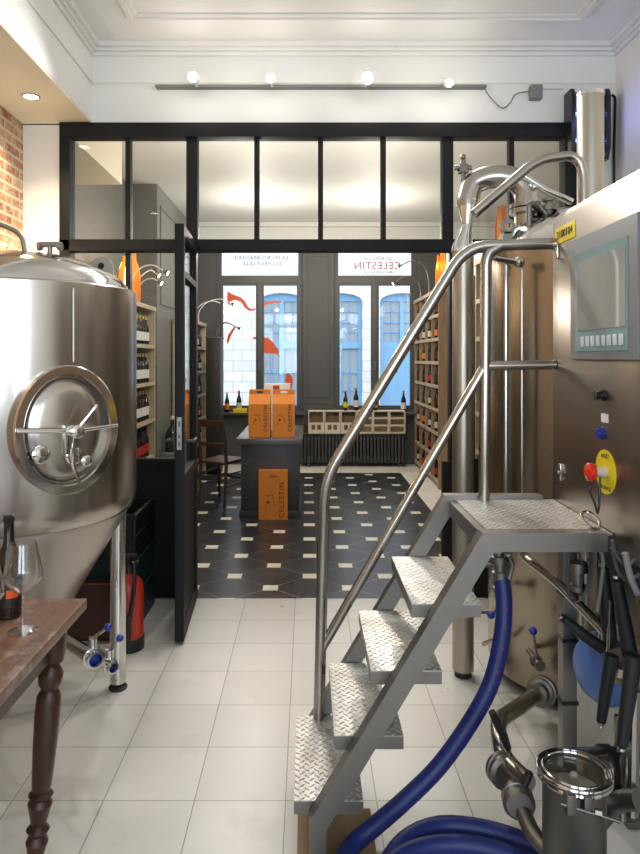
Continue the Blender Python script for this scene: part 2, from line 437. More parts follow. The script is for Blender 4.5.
# back room walls
struct(M().box(BXL-.1, BXL, YP+.05, YB, 0, BZ).build('wall_left', 'pale_grey_paint'))
struct(M().box(BXR, BXR+.1, YP+.05, YB, 0, BZ).build('wall_right', 'pale_grey_paint'))
m = M(); m.box(BXL-.1, XL, YP, YP+.05, 0, BZ); m.box(XR, BXR+.1, YP, YP+.05, 0, BZ)
struct(m.build('wall_partition', 'pale_grey_paint'))
m = M(); m.box(BXL, -1.57, YP+.1, 5.6, 2.97, BZ-.001); struct(m.build('ceiling', 'soffit_paint'), 'cream boxed beam of the back room')
m = M(); m.box(BXL, -1.636, 7.2, YB, 0, BZ-.001)
for y0, y1 in ((7.35,8.2),(8.35,9.15)):
    for z0, z1 in ((2.1,3.2),):
        m.box(-1.636, -1.622, y0, y1, z0, z0+.03); m.box(-1.636, -1.622, y0, y1, z1-.03, z1); m.box(-1.636, -1.622, y0, y0+.03, z0+.03, z1-.03); m.box(-1.636, -1.622, y1-.03, y1, z0+.03, z1-.03)
struct(m.build('wall_left', 'pale_grey_paint'), 'grey panelled chimney breast')
WIN = [(-1.285, -.055), (.375, 1.555), (1.905, 2.9)]
WZ0, WZ1 = .735, 3.06
m = M(); e = [BXL] + [v for w in WIN for v in w] + [BXR]
for a, b in zip(e[::2], e[1::2]): m.box(a, b, YB, YB+.25, 0, 3.08)
for a, b in WIN: m.box(a, b, YB, YB+.25, 0, WZ0-.02)
a, b = -.055, .375
for x0, x1, z0, z1 in ((a+.05, b-.05, .95, 2.95), (a+.05, b-.05, .5, .88), (1.6, 1.86, .95, 2.95), (-1.9,-1.66,.95,2.95)):
    m.box(x0, x1, YB-.012, YB, z0, z0+.02); m.box(x0, x1, YB-.012, YB, z1-.02, z1); m.box(x0, x0+.02, YB-.012, YB, z0+.02, z1-.02); m.box(x1-.02, x1, YB-.012, YB, z0+.02, z1-.02)
struct(m.build('wall_back', 'grey_paint'), 'dark grey panelled wall around the street windows')
m = M(); m.box(BXL, BXR, YB, YB+.25, 3.08, BZ); m.box(BXL, BXR, YB-.05, YB, 3.08, 3.13, .01); m.box(BXL, BXR, YB-.09, YB, BZ-.06, BZ-.001, .01)
struct(m.build('wall_back', 'white_paint'), 'white upper part of the street wall with cornice')
def street_window(name, x0, x1, label):
    m = M(); y0, y1 = YB+.06, YB+.13
    m.box(x0, x1, y0, y1, WZ1-.06, WZ1+.02); m.box(x0, x0+.07, y0, y1, WZ0, WZ1-.06); m.box(x1-.07, x1, y0, y1, WZ0, WZ1-.06); m.box(x0+.07, x1-.07, y0, y1, WZ0, WZ0+.06)
    m.box(x0+.07, x1-.07, y0, y1, 2.56, 2.67)
    xm = (x0+x1)/2; m.box(xm-.036, xm+.036, y0-.02, y1, WZ0+.06, 2.56, .006)
    for a, b in ((x0+.07, xm-.036), (xm+.036, x1-.07)):
        m.box(a, a+.02, y0+.01, y1-.01, WZ0+.06, 2.56); m.box(b-.02, b, y0+.01, y1-.01, WZ0+.06, 2.56); m.box(a+.02, b-.02, y0+.01, y1-.01, 2.53, 2.56); m.box(a+.02, b-.02, y0+.01, y1-.01, WZ0+.06, WZ0+.09)
    o = struct(m.build(name, 'grey_paint'), label)
    gy = y0+.035
    M().box(x0+.07, x1-.07, gy, gy+.005, 2.67, WZ1-.06).build('pane', 'glass', o)
    M().box(x0+.09, xm-.056, gy, gy+.005, WZ0+.09, 2.53).build('pane', 'glass', o)
    M().box(xm+.056, x1-.09, gy, gy+.005, WZ0+.09, 2.53).build('pane', 'glass', o)
    M().box(x0-.02, x1+.02, YB-.12, YB+.06, WZ0-.03, WZ0, .004).build('window_sill', 'grey_paint', o)
    M().tube([(xm+.0, y0-.02, 1.45), (xm, y0-.05, 1.45), (xm, y0-.05, 1.33)], .010, 8, bend=.02).build('window_handle', 'frame_steel', o)
    return o, gy
w1, gy = street_window('window_1', *WIN[0], 'tall grey framed street window behind the desk')
w2, gy = street_window('window_2', *WIN[1], 'tall grey framed street window above the radiator')
w3, gy = street_window('window_3', *WIN[2], 'street window behind the steel column')
# lettering on the glass, readable from the street
def gm(x, z, dy=-.004): return Matrix.Translation((x, gy+dy, z)) @ Matrix.Rotation(PI/2, 4, 'X')
def WX(x): return XX(x, gy)
def WZ_(y): return ZZ(y, gy)
M().text('LES BIÈRES DE', .062, gm(WX(378), WZ_(258.5)), True, 1.05).build('lettering', 'grey_ink', w2, smooth=False, label='small grey mirrored lettering')
M().text('CÉLESTIN', .145, gm(WX(377.5), WZ_(266)), True, 1.1).build('lettering', 'red_ink', w2, smooth=False, label='red mirrored lettering')
M().text('BRASSEUR À LILLE', .05, gm(WX(378), WZ_(272.5)), True, 1.05).build('lettering', 'grey_ink', w2, smooth=False, label='small grey mirrored lettering')
M().text('LA MICRO-BRASSERIE', .078, gm(WX(261), WZ_(258)), True, 1.05).build('lettering', 'grey_ink', w1, smooth=False, label='grey mirrored lettering')
M().text('DU VIEUX LILLE', .075, gm(WX(262), WZ_(263.5)), True, 1.05).build('lettering', 'grey_ink', w1, smooth=False, label='grey mirrored lettering')
def decal(px, lab, par=w1, mat='orange_sticker'):
    pts = [Vector((WX(x), gy-.003, WZ_(y))) for x, y in px]
    M().prism(pts, (0, -.002, 0)).build('decal', mat, par, smooth=False, label=lab)
decal([(227.5,291),(232,294),(240,297),(245,301),(248,307),(251,309),(255.5,308.5),(255,310.5),(249,311),(245,308),(241,302),(235,300),(231,301),(229.5,306),(227,302)], 'orange swooping ribbon sticker')
decal([(234.5,326),(236,327),(231,336),(228,344),(226.5,342),(228,335)], 'thin orange feather sticker')
decal([(263.5,303.5),(270,301),(276,300.5),(281,301),(281,302.5),(275,302.5),(269,304),(263.5,306)], 'thin orange stroke sticker')
decal([(263.5,337),(268,338),(274,343),(278,350),(280,358),(277,354),(271,353.5),(265,353),(263.5,350)], 'orange beak shaped sticker')
decal([(286,374),(289,373.5),(292,376),(293,381),(292,387),(290,392),(288,392),(286,387),(285,381)], 'orange drop shaped sticker')
decal([(256-3,337),(256,337),(256,339),(253,339)], 'small red mark')
decal([(395,371),(398,371),(398,372.5),(395,372.5)], 'small red mark', w2)

# street outside
FY = 15.0
struct(M().box(-9, 11, YB+.25, FY, -.25, -.15).build('ground', 'street_asphalt'))
fac = M()
wx = [(-1.10,-.06),(.22,1.26),(1.66,2.70),(4.6,5.6),(-3.4,-2.4)]
wx = sorted(wx); e = [-9]+[v for w in wx for v in w]+[11]
for a, b in zip(e[::2], e[1::2]): fac.box(a, b, FY, FY+.4, -.2, 9)
for a, b in wx:
    fac.box(a, b, FY, FY+.4, 3.28, 9)
    n = 10; xc = (a+b)/2; r = (b-a)/2
    arc = [Vector((xc+r*math.cos(PI*k/n), FY, 2.78+.2*math.sin(PI*k/n))) for k in range(n+1)]
    for k in range(n): fac.prism([arc[k], Vector((arc[k].x, FY, 3.2801)), Vector((arc[k+1].x, FY, 3.2801)), arc[k+1]], (0,.4,0))
facade = tag(fac.build('brick_building', 'facade_brick'), 'pale brick house across the street with blue arched windows', 'building')
for a, b in wx:
    m = M(); Y = FY+.15; xc = (a+b)/2
    m.box(a, a+.09, Y, Y+.1, -.2, 3.28); m.box(b-.09, b, Y, Y+.1, -.2, 3.28); m.box(xc-.05, xc+.05, Y-.01, Y+.09, -.2, 3.27); m.box(a+.001, b-.001, Y-.02, Y+.1, 1.72, 1.86); m.box(a+.001, b-.001, Y-.005, Y+.1, 2.80, 3.275); m.box(a+.001, b-.001, Y-.005, Y+.1, -.19, .35)
    for z in (2.08, 2.30, 2.55): m.box(a, b, Y+.02, Y+.08, z, z+.025)
    for z in (.75, 1.15): m.box(a, b, Y+.02, Y+.08, z, z+.03)
    for q in (a+.29, b-.29): m.box(q-.012, q+.012, Y+.02, Y+.08, .35, 2.80)
    if a > 1.6 and a < 2: m.box(a+.002, b-.002, Y-.015, Y+.1, .2, 1.73)
    f = m.build('window_frame', 'blue_frame_paint', facade, label='light blue painted window')
    M().box(a, b, Y+.05, Y+.06, -.1, 3.2).build('pane', 'dark_pane', f)
# ================================================================ BREWERY, LEFT SIDE
TC = Vector((-1.265, 2.9, 0)); TR = .5
ZR, ZB = 1.80, .825
tank = thing('fermentation_tank', (TC.x, TC.y, 0), 'large conical stainless steel fermentation tank with round manway door', 'tank')
def tz(m, prof, n=72): return m.hull([[Vector((TC.x+r*math.cos(2*PI*k/n), TC.y+r*math.sin(2*PI*k/n), z)) for k in range(n)] for z, r in prof])
tz(M(), [(ZB,.462),(ZB+.012,.478),(ZB+.04,.494),(ZB+.08,TR),(ZR-.008,TR),(ZR,TR-.006),(ZR,TR-.05)]).build('body', 'tank_steel', tank)
tz(M(), [(ZR-.01,TR-.035),(ZR+.02,TR-.04),(ZR+.06,TR-.075),(ZR+.10,TR-.15),(ZR+.135,TR-.25),(ZR+.155,TR-.38),(ZR+.16,.02)]).build('dome', 'polished_steel', tank)
tz(M(), [(.11,.045),(.14,.055),(.17,.075),(ZB-.02,.458),(ZB+.004,.464)]).build('cone', 'cone_steel', tank)
for a in (-.24, PI/2-.0, PI+.24, -PI/2+.75-PI):
    pass
for q in (Vector((XX(118,3.0), 3.0, 0)), Vector((-1.52, 3.24, 0)), Vector((-1.60, 2.66, 0))):
    l = M().cyl((q.x, q.y, .03), (q.x, q.y, ZB+.03), .036, n=24).build('leg', 'polished_steel', tank)
    M().stack((q.x, q.y, 0), (0,0,1), [(0,.04),(.008,.042),(.018,.03),(.03,.012),(.05,.012)]).build('foot', 'rubber', l)
# manway door
P0 = Vector((-.9246, 2.533, ZZ(431, 2.48))); nn_ = Vector((P0.x-TC.x, P0.y-TC.y, 0)).normalized(); uu = Vector((-nn_.y, nn_.x, 0)); 
MX = Matrix(((uu.x, 0, nn_.x, P0.x), (uu.y, 0, nn_.y, P0.y), (0, 1, 0, P0.z), (0,0,0,1)))  # local x=u (right), y=up, z=out
def oval(a, b, z, n=48): return [Vector((a*math.cos(2*PI*k/n), b*math.sin(2*PI*k/n), z)) for k in range(n)]
A, B_ = .205, .248
m = M(); m.xf = MX
m.hull([oval(A,B_,-.06), oval(A,B_,.022), oval(A-.006,B_-.006,.03), oval(A-.034,B_-.034,.03), oval(A-.04,B_-.04,.022), oval(A-.04,B_-.04,-.02)], caps=False)
mw = m.build('manway', 'polished_steel', tank)
m = M(); m.xf = MX
m.hull([oval(A-.04,B_-.04,-.01), oval(A-.05,B_-.05,.0), oval(A-.06,B_-.06,.012), oval(A-.10,B_-.10,.024), oval(.05,.06,.032), oval(.004,.004,.034)])
m.build('door', 'tank_steel', mw)
m = M(); m.xf = MX
m.stack((0.0,-.0,.03), (0,0,1), [(0,.022),(.03,.022),(.032,.018),(.06,.018),(.062,.026),(.078,.026),(.084,.016)], 16)
m.tube([(-.195,.012,.045), (0,0,.075), (.175,.010,.075)], [.008,.009,.006], 10)
m.tube([(0,0,.085), (.07,.09,.105)], .006, 8); m.ball((.072,.092,.106), .009)
m.tube([(0,0,.075), (-.005,-.125,.075), (.02,-.20,.075)], .007, 10)
m.box(-.026,-.006,-.09,.02,.02,.05,.003)
m.build('handwheel', 'polished_steel', mw, label='steel star shaped handle')
m = M(); m.xf = MX
m.stack((-.105,-.085,.015), (0,0,1), [(0,.034),(.012,.034),(.016,.028),(.017,.001)], 24); m.build('sight_port', 'polished_steel', mw); m = M(); m.xf = MX
m.stack((.02,-.10,.015), (0,0,1), [(0,.034),(.014,.034),(.018,.026),(.019,.001)], 24)
m.build('sight_port', 'polished_steel', mw); m = M(); m.xf = MX
m.stack((.07,-.125,.01), (0,0,1), [(0,.022),(.02,.022),(.024,.016),(.025,.001)], 20)
m.build('sight_port', 'polished_steel', mw)
m = M()   # vertical weld bead above the manway
a = math.atan2(nn_.y, nn_.x)+.06
m.tube([TC+Vector((TR*math.cos(a), TR*math.sin(a), z)) for z in (1.485, 1.6, 1.7, ZR-.03)], .0035, 6)
m.build('weld_seam', 'polished_steel', tank)
# lifting lugs and fittings on the dome
lp = PX(101, 285, 2.95)
m = M(); w = .055
pts = [Vector((lp.x-w, lp.y, ZR+.03)), Vector((lp.x+w, lp.y, ZR+.03))]+[Vector((lp.x+w*math.cos(t_), lp.y, ZR+.10+w*.95*math.sin(t_))) for t_ in [k*PI/10 for k in range(11)]]
m.prism(pts, (0,.012,0)); lug = m.build('lifting_lug', 'frame_steel', tank)
M().cyl((lp.x, lp.y-.001, ZR+.112), (lp.x, lp.y+.013, ZR+.112), .014).build('lug_hole', 'black_metal', lug)
q = PX(50, 250, 2.75); q.z = ZR+.165
m = M(); m.cyl((q.x, q.y, ZR+.05), q, .010); m.cyl(q-Vector((.035,0,-.008)), q+Vector((.035,0,.008)), .012); m.cyl(q+Vector((.033,0,0)), q+Vector((.05,0,.0)), .018); m.cyl(q-Vector((.05,0,0)), q-Vector((.033,0,0)), .018)
m.build('relief_valve', 'frame_steel', tank)
m = M(); m.tube([(XX(-30,2.7), 2.7, ZZ(214,2.7)), (XX(5,2.7), 2.7, ZZ(226,2.7)), (XX(22,2.7), 2.7, ZZ(234,2.7)), (XX(27,2.7), 2.7, ZR+.09)], .010, 12, bend=.04); m.cyl((XX(28,2.7), 2.7, ZR+.09),(XX(28,2.7), 2.7, ZR+.115), .022)
m.build('gas_pipe', 'frame_steel', tank)
# butterfly valves on the cone outlet
def local(p, n):
    n = Vector(n).normalized(); x = Vector((0,0,1)).cross(n).normalized(); y = n.cross(x)
    return Matrix(((x.x,y.x,n.x,p.x),(x.y,y.y,n.y,p.y),(x.z,y.z,n.z,p.z),(0,0,0,1)))
v1, v2 = PX(93, 657, 2.42), PX(110, 665, 2.50)
M().tube([(TC.x+.12, TC.y-.08, .36), v1], .026, 16).build('outlet_pipe', 'polished_steel', tank)
def valve(p, n, R, lv, par, ball=.014, knob='blue_plastic'):
    m = M(); m.xf = local(p, n)
    m.stack((0,0,-.035), (0,0,1), [(0,R*.8),(.012,R*.8),(.014,R*.62),(.022,R*.62),(.024,R),(.046,R),(.048,R*.62),(.056,R*.62),(.058,R*.8),(.07,R*.8),(.0701,R*.6),(.06,R*.55)], 24, caps=False)
    m.xf = None; top = p+Vector((0,0,R+.03)); m.cyl(p+Vector((0,0,R*.9)), top, .014); 
    o = m.build('valve', 'polished_steel', par)
    m = M(); m.tube([top+Vector((-.015,0,0)), top, lv], .006, 8); m.build('lever', 'polished_steel', o)
    M().ball(lv, ball).build('knob', knob, o)
    m = M(); m.xf = local(p, n); m.stack((0,0,.0), (0,0,1), [(0,.001),(.006,R*.58),(.010,R*.58),(.018,.001)], 20); m.build('disc', knob, o)
    return o
valve(v1, (.55,-.8,0), .040, PX(108,627,2.38), tank)
valve(v2, (.6,-.75,0), .028, PX(120,638,2.44), tank)
M().tube([v1+Vector((-.01,.01,0)), v2], .016, 12).build('link_pipe', 'polished_steel', tank)

# fire extinguisher behind the tank leg
fe = thing('fire_extinguisher', (-.925, 3.42, 0), 'red fire extinguisher with black hose standing behind the tank leg', 'fire extinguisher')
M().stack((-.925, 3.42, .03), (0,0,1), [(0,.076),(.27,.078),(.31,.07),(.34,.045),(.36,.022)], 28).build('cylinder', 'red_paint', fe)
M().stack((-.925, 3.42, 0), (0,0,1), [(0,.080),(.06,.082),(.065,.077)], 28).build('base', 'black_plastic', fe)
m = M(); m.cyl((-.925,3.42,.385),(-.925,3.42,.44), .024); m.box(-.985,-.87,3.405,3.435,.43,.45,.004); m.box(-.975,-.88,3.405,3.435,.47,.485,.004); m.cyl((-.925,3.42,.44),(-.925,3.42,.47),.012)
m.tube([(-.92,3.42,.43),(-.88,3.37,.46),(-.87,3.33,.34),(-.90,3.33,.14)], .011, 8, bend=.04); m.cyl((-.90,3.33,.2),(-.905,3.328,.08),.014,.018)
m.build('hose_and_grip', 'black_plastic', fe)
def open_crate(name, x0, x1, y0, y1, z0, z1, mat, label, cat='crate', group=None, holes=True):
    m = M(); t_ = .018
    m.box(x0,x1,y0,y1,z0,z0+t_); m.box(x0,x0+t_,y0,y1,z0+t_,z1,.003); m.box(x1-t_,x1,y0,y1,z0+t_,z1,.003); m.box(x0+t_,x1-t_,y0,y0+t_,z0+t_,z1); m.box(x0+t_,x1-t_,y1-t_,y1,z0+t_,z1)
    m.box(x0-.006,x1+.006,y0-.006,y0,z1-.03,z1); m.box(x1,x1+.006,y0,y1,z1-.03,z1); m.box(x1,x1+.006,y0,y1,(z0+z1)/2-.01,(z0+z1)/2+.01)
    return tag(m.build(name, mat), label, cat, group)
open_crate('plastic_crate', -1.3, -.935, 3.62, 4.05, 0, .395, 'teal_crate', 'dark teal plastic crate on the floor under a black crate')
open_crate('plastic_crate', -1.3, -.935, 3.60, 4.05, .397, .645, 'black_plastic', 'black plastic crate stacked on the teal crate')
open_crate('plastic_crate', -1.40, -1.02, 3.50, 3.58, 0, .30, 'brown_crate', 'dark reddish brown crate on the floor behind the tank cone')

# table in the foreground
tb = thing('wooden_table', (-1.05, 1.5, 0), 'worn brown wooden table with turned legs in the left foreground', 'table')
M().box(-1.5, -.677, .95, 2.035, .728, .76, .006).build('table_top', 'table_wood', tb)
m = M(); m.box(-.765,-.745,1.03,1.93,.62,.728); m.box(-1.42,-.765,1.90,1.92,.62,.728); m.box(-1.42,-1.40,1.05,1.90,.62,.728); m.box(-1.40,-.765,1.03,1.05,.62,.728)
m.build('apron', 'dark_wood', tb)
LP = [(0,.022),(.03,.028),(.05,.022),(.09,.032),(.11,.024),(.125,.033),(.14,.021),(.16,.026),(.20,.035),(.215,.026),(.225,.035),(.235,.024),(.25,.028),(.35,.033),(.45,.036),(.51,.034),(.53,.023),(.545,.033),(.575,.036),(.60,.022),(.615,.034),(.625,.034),(.63,.036),(.728,.036)]
def tlegm(top, foot):
    top, foot = Vector(top), Vector(foot); L = (top-foot).length/.728
    return M().stack(foot, top-foot, [(h*L, r) for h, r in LP], 20)
for a, b in (((-.742,1.945,.727),(-.795,1.925,0)), ((-.742,1.04,.727),(-.79,1.06,0)), ((-1.43,1.945,.727),(-1.38,1.925,0)), ((-1.43,1.04,.727),(-1.38,1.06,0))):
    tlegm(a, b).build('leg', 'dark_wood', tb)
def wine_glass(p, label):
    x, y, z = p
    t_ = thing('wine_glass', p, label, 'glass', 'wine glasses on the wooden table')
    M().stack(p, (0,0,1), [(0,.038),(.002,.039),(.005,.034),(.010,.012),(.02,.005),(.05,.0042),(.095,.0045),(.10,.008)], 32).build('stem_and_foot', 'crystal', t_)
    M().shell(p, (0,0,1), [(.0995,.003),(.102,.012),(.112,.026),(.130,.044),(.142,.0505),(.150,.051),(.18,.046),(.215,.039),(.240,.035),(.240,.0342),(.215,.0382),(.18,.0452),(.15,.050),(.142,.0493),(.13,.0425),(.112,.0245),(.104,.010),(.103,.001)], 40).build('bowl', 'crystal', t_)
    return t_
wine_glass((XX(23,1.79), 1.79, .7601), 'empty stemmed wine glass near the edge of the wooden table')
wine_glass((XX(-17,1.66), 1.66, .7601), 'stemmed wine glass cut off by the left edge of the photo')
BP = [(0,.030),(.004,.034),(.15,.0345),(.175,.032),(.20,.020),(.215,.0145),(.27,.0135),(.272,.0155),(.283,.0155),(.285,.013)]
p = (XX(9,1.89), 1.89, .7601)
bt = thing('beer_bottle', p, 'dark brown beer bottle with orange label behind the wine glass', 'bottle')
M().stack(p, (0,0,1), BP, 28).build('glass_body', 'bottle_dark', bt)
M().shell(p, (0,0,1), [(.035,.0352),(.12,.0352)], 28).build('label', 'black_plastic', bt)
m = M()
for z0, z1 in ((.062,.085),): m.hull([[Vector((p[0]+.0358*math.cos(a), p[1]+.0358*math.sin(a), p[2]+z)) for z in (z0,z1)]+[Vector((p[0]+.0350*math.cos(a), p[1]+.0350*math.sin(a), p[2]+z)) for z in (z1,z0)] for a in [-1.35+.12*k for k in range(9)]])
m.build('orange_band', 'orange_sticker', bt)
M().stack((p[0],p[1],p[2]+.283), (0,0,1), [(0,.0145),(.006,.0150),(.010,.012)], 20).build('cap', 'black_plastic', bt)

# ================================================================ STAIRS
YN, YFAR = 1.94, 2.375
st = thing('metal_staircase', (.3, 2.2, 0), 'stainless steel staircase with checker plate treads and a tubular handrail', 'stairs')
YS = 1.895
def stringer(y0, y1):
    def p(x, y): return Vector((XX(x, YS), 0, ZZ(y, YS)))
    poly = [Vector((XX(309,YS),0,0)), p(309,818), p(481,531.5), Vector((.855,0,ZZ(531.5,YS))), Vector((.855,0,ZZ(550,YS))), p(492,550), p(326,826), Vector((XX(326,YS),0,0))]
    m = M(); m.hull([[Vector((q.x, y0, q.z)) for q in poly], [Vector((q.x, y1, q.z)) for q in poly]])
    return m
stringer(1.875, 1.925).build('stringer', 'frame_steel', st); stringer(2.392, 2.437).build('stringer', 'frame_steel', st)
for x0, x1, z in ((XX(294,YN), XX(363,YN), .207), (XX(334,YN), XX(403,YN), .397), (XX(370.6,YN), XX(441,YN), .587), (XX(411,YN), XX(480,YN), .782)):
    tr = M().box(x0, x1, YN-.012, YFAR+.012, z-.004, z, 0).build('tread', 'tread_plate', st)
    m = M(); m.box(x0, x0+.004, YN-.012, YFAR+.012, z-.04, z-.004); m.box(x1-.004, x1, YN-.012, YFAR+.012, z-.04, z-.004); m.box(x0+.004, x1-.004, YN-.012, YN-.008, z-.04, z-.004); m.box(x0+.004, x1-.004, YFAR+.008, YFAR+.012, z-.04, z-.004)
    m.build('tread_edge', 'frame_steel', tr)
M().box(XX(490,YN), .892, 1.925, 2.392, .982, .988).build('platform', 'tread_plate', st)
m = M(); m.box(XX(482,YN), XX(490,YN)+.03, 1.925, 2.392, .93, .981); m.build('platform_frame', 'frame_steel', st)
YR = 2.375; r = .0205
def rp(x, y): return PX(x, y, YR)
hr = M().tube([(rp(319,715).x, YR, .207), rp(324.5,480), rp(466,246), (.892, YR, ZZ(243.5,YR))], r, 16, bend=.09).build('handrail', 'pipe_steel', st)
M().tube([rp(322,648), rp(485,366), (.892, YR, ZZ(364.5,YR))], r*.85, 16, bend=.015).build('mid_rail', 'pipe_steel', st)
M().tube([(XX(484,YR), YR, .988), (XX(486,YR), YR, ZZ(262,YR)), (XX(489,YR), YR, ZZ(252,YR)), (XX(502,YR), YR, ZZ(245,YR))], r, 16, bend=.04).build('post', 'pipe_steel', st)
tag(M().box(-.03, .21, 1.80, 2.19, .001, .006).build('cardboard_sheet', 'cardboard'), 'flat piece of brown cardboard on the floor under the lowest stair', 'cardboard')

# ================================================================ CONTROL CABINET
CXF = .895
cab = thing('control_cabinet', (1.15, 1.8, .99), 'stainless steel control cabinet with touch screen and emergency stop', 'control cabinet')
m = M()
prof = [Vector((CXF,0,.985)), Vector((CXF,0,1.99)), Vector((CXF+.02,0,2.02)), Vector((1.42,0,2.02)), Vector((1.42,0,.985))]
m.hull([[Vector((q.x, 1.15, q.z)) for q in prof], [Vector((q.x, 2.40, q.z)) for q in prof]])
m.build('housing', 'cabinet_steel', cab)
def cy(x): return CXF*F/(x-CX)
def cp(x, y, out=0.): Y = cy(x); return Vector((CXF-out, Y, ZZ(y, Y)))
tag_ = M().box(CXF-.012, CXF, 1.765, 2.215, 1.495, 1.892, .003).build('screen_bezel', 'panel_grey', cab)
M().box(CXF-.015, CXF-.012, 1.815, 2.165, 1.522, 1.838).build('screen_border', 'panel_teal', tag_)
M().box(CXF-.018, CXF-.015, 1.826, 2.14, 1.588, 1.81).build('touch_screen', 'screen_glass', tag_)
for k in range(8):
    y = 1.835+k*.037
    M().box(CXF-.019, CXF-.015, y, y+.022, 1.536, 1.568, .002).build('key', 'key_white', tag_)
# yellow sticker, follows the face
YM = Matrix(((0,0,-1,CXF-.003),(-1,0,0,0),(0,1,0,0),(0,0,0,1)))
def faceM(y, z): return Matrix(((0,0,-1,CXF-.003),(-1,0,0,y),(0,1,0,z),(0,0,0,1)))
sk = M().box(CXF-.002, CXF, 2.20, 2.375, 1.905, 1.962).build('sticker', 'yellow_plastic', cab)
M().text('2100104', .038, faceM(2.288, 1.934), spacing=1.05).build('lettering', 'grey_ink', sk, smooth=False)
es = cp(606, 472)
m = M(); m.stack(es, (-1,0,0), [(0,.066),(.003,.066)], 40); ee = m.build('emergency_stop', 'yellow_plastic', cab, label='yellow round plate')
m = M(); m.stack(es+Vector((-.003,0,0)), (-1,0,0), [(0,.016),(.035,.016)], 20); m.build('stem', 'foam_beige', ee)
m = M(); m.stack(es+Vector((-.032,0,0)), (-1,0,0), [(0,.014),(.004,.024),(.014,.028),(.022,.027),(.028,.018),(.030,.001)], 28); m.build('button', 'red_plastic', ee, label='red mushroom button')
m = M(); 
m.text('ARRÊT', .018, faceM(es.y, es.z+.047)); m.build('lettering', 'ink_brown', ee, smooth=False); m = M(); m.text('URGENCE', .016, faceM(es.y, es.z-.047)); m.build('lettering', 'ink_brown', ee, smooth=False)
b = cp(602, 433); M().stack(b, (-1,0,0), [(0,.019),(.006,.019),(.007,.014),(.016,.013),(.017,.001)], 24).build('push_button', 'blue_plastic', cab)
b = cp(604, 395); m = M(); m.stack(b, (-1,0,0), [(0,.018),(.006,.018),(.007,.013),(.02,.013),(.0205,.001)], 24); m.box(b.x-.03, b.x-.018, b.y-.004, b.y+.004, b.z-.015, b.z+.013, .002); m.build('selector_switch', 'black_plastic', cab)
b = cp(605, 418); M().box(CXF-.002, CXF, b.y-.022, b.y+.022, b.z-.013, b.z+.013).build('label_plate', 'white_card', cab)
for px_, py_ in ((558,250),(561,472)):
    b = cp(px_, py_); b.y = min(b.y, 2.385)
    m = M(); m.box(CXF-.008, CXF, b.y-.012, b.y+.012, b.z-.03, b.z+.03, .003); m.cyl((CXF-.008,b.y,b.z),(CXF-.014,b.y,b.z),.006); m.build('mounting_tab', 'polished_steel', cab)
# cord loop hanging from the emergency stop, and its ring
c0 = es+Vector((-.03, .012, -.005)); 
m = M(); lo = Vector((.858, 1.95, 1.035))
m.tube([es+Vector((-.026,-.02,-.01)), es+Vector((-.03,-.022,-.06)), lo+Vector((.0,-.012,.03)), lo, lo+Vector((0,.016,.03)), es+Vector((-.04,.025,-.06)), es+Vector((-.036,.02,.0)), es+Vector((-.03,0,.018))], .0035, 8, bend=.02)
cord = tag(m.build('black_cord', 'black_plastic'), 'looped black cord hanging from the red emergency button', 'cord')
tag(M().ring(lo+Vector((-.022,-.005,-.012)), (.35,-.60,.72), .030, .0045).build('steel_ring', 'polished_steel'), 'steel ring hanging on the black cord beside the platform', 'ring')

# steel stand carrying the cabinet
m = M()
for x, y in ((.90,2.32),(1.36,2.32)): m.box(x, x+.05, y, y+.05, 0, .98, .003)
for x, y in ((.90,1.2),(1.36,1.2)): m.box(x, x+.05, y, y+.05, 0, .98, .003)
m.box(.95,1.36,2.325,2.365,.93,.98); m.box(.95,1.36,1.205,1.245,.93,.98); m.box(.905,.945,1.25,2.32,.93,.98); m.box(1.365,1.405,1.25,2.32,.93,.98)
cst = thing('cabinet_stand', (1.15,1.75,0), 'square tube steel stand under the control cabinet', 'stand')
m.build('frame', 'frame_steel', cst)
for z in (.28,.50,.66): M().box(.896,.954,2.316,2.374,z,z+.012).build('band', 'black_plastic', cst)

# ================================================================ KETTLE, COLUMN
KC = Vector((1.341, 3.15, 0)); KR = .46
ket = thing('brew_kettle', tuple(KC), 'tall cylindrical steel brew kettle behind the control cabinet', 'kettle')
def kz(m, prof, n=72): return m.hull([[Vector((KC.x+r*math.cos(2*PI*k/n), KC.y+r*math.sin(2*PI*k/n), z)) for k in range(n)] for z, r in prof])
kz(M(), [(.04,KR-.03),(.05,KR-.006),(.07,KR),(.95,KR),(2.0,KR),(2.01,KR-.008)]).build('body', 'kettle_steel', ket)
kz(M(), [(2.0,KR-.015),(2.03,KR-.02),(2.09,KR-.05),(2.14,KR-.11),(2.18,KR-.20),(2.205,KR-.32),(2.21,.01)]).build('dome', 'polished_steel', ket)
for a in (.9, 2.4, 3.9, 5.4):
    M().cyl(KC+Vector((.38*math.cos(a), .38*math.sin(a), 0)), KC+Vector((.38*math.cos(a), .38*math.sin(a), .06)), .03).build('leg', 'dull_steel', ket)
lp = PX(497, 240, 3.0)
m = M(); w = .035
m.hull([[Vector((lp.x+.05+ (w if o else w*.45)*math.cos(2*PI*k/20), lp.y+d, 2.10+(w if o else w*.45)*math.sin(2*PI*k/20))) for k in range(20)] for o, d in ((1,0),(1,.012),(0,.012),(0,0))], closed=True)
m.box(lp.x+.03, lp.x+.07, lp.y, lp.y+.012, 2.03, 2.075); m.build('lifting_lug', 'dull_steel', ket)
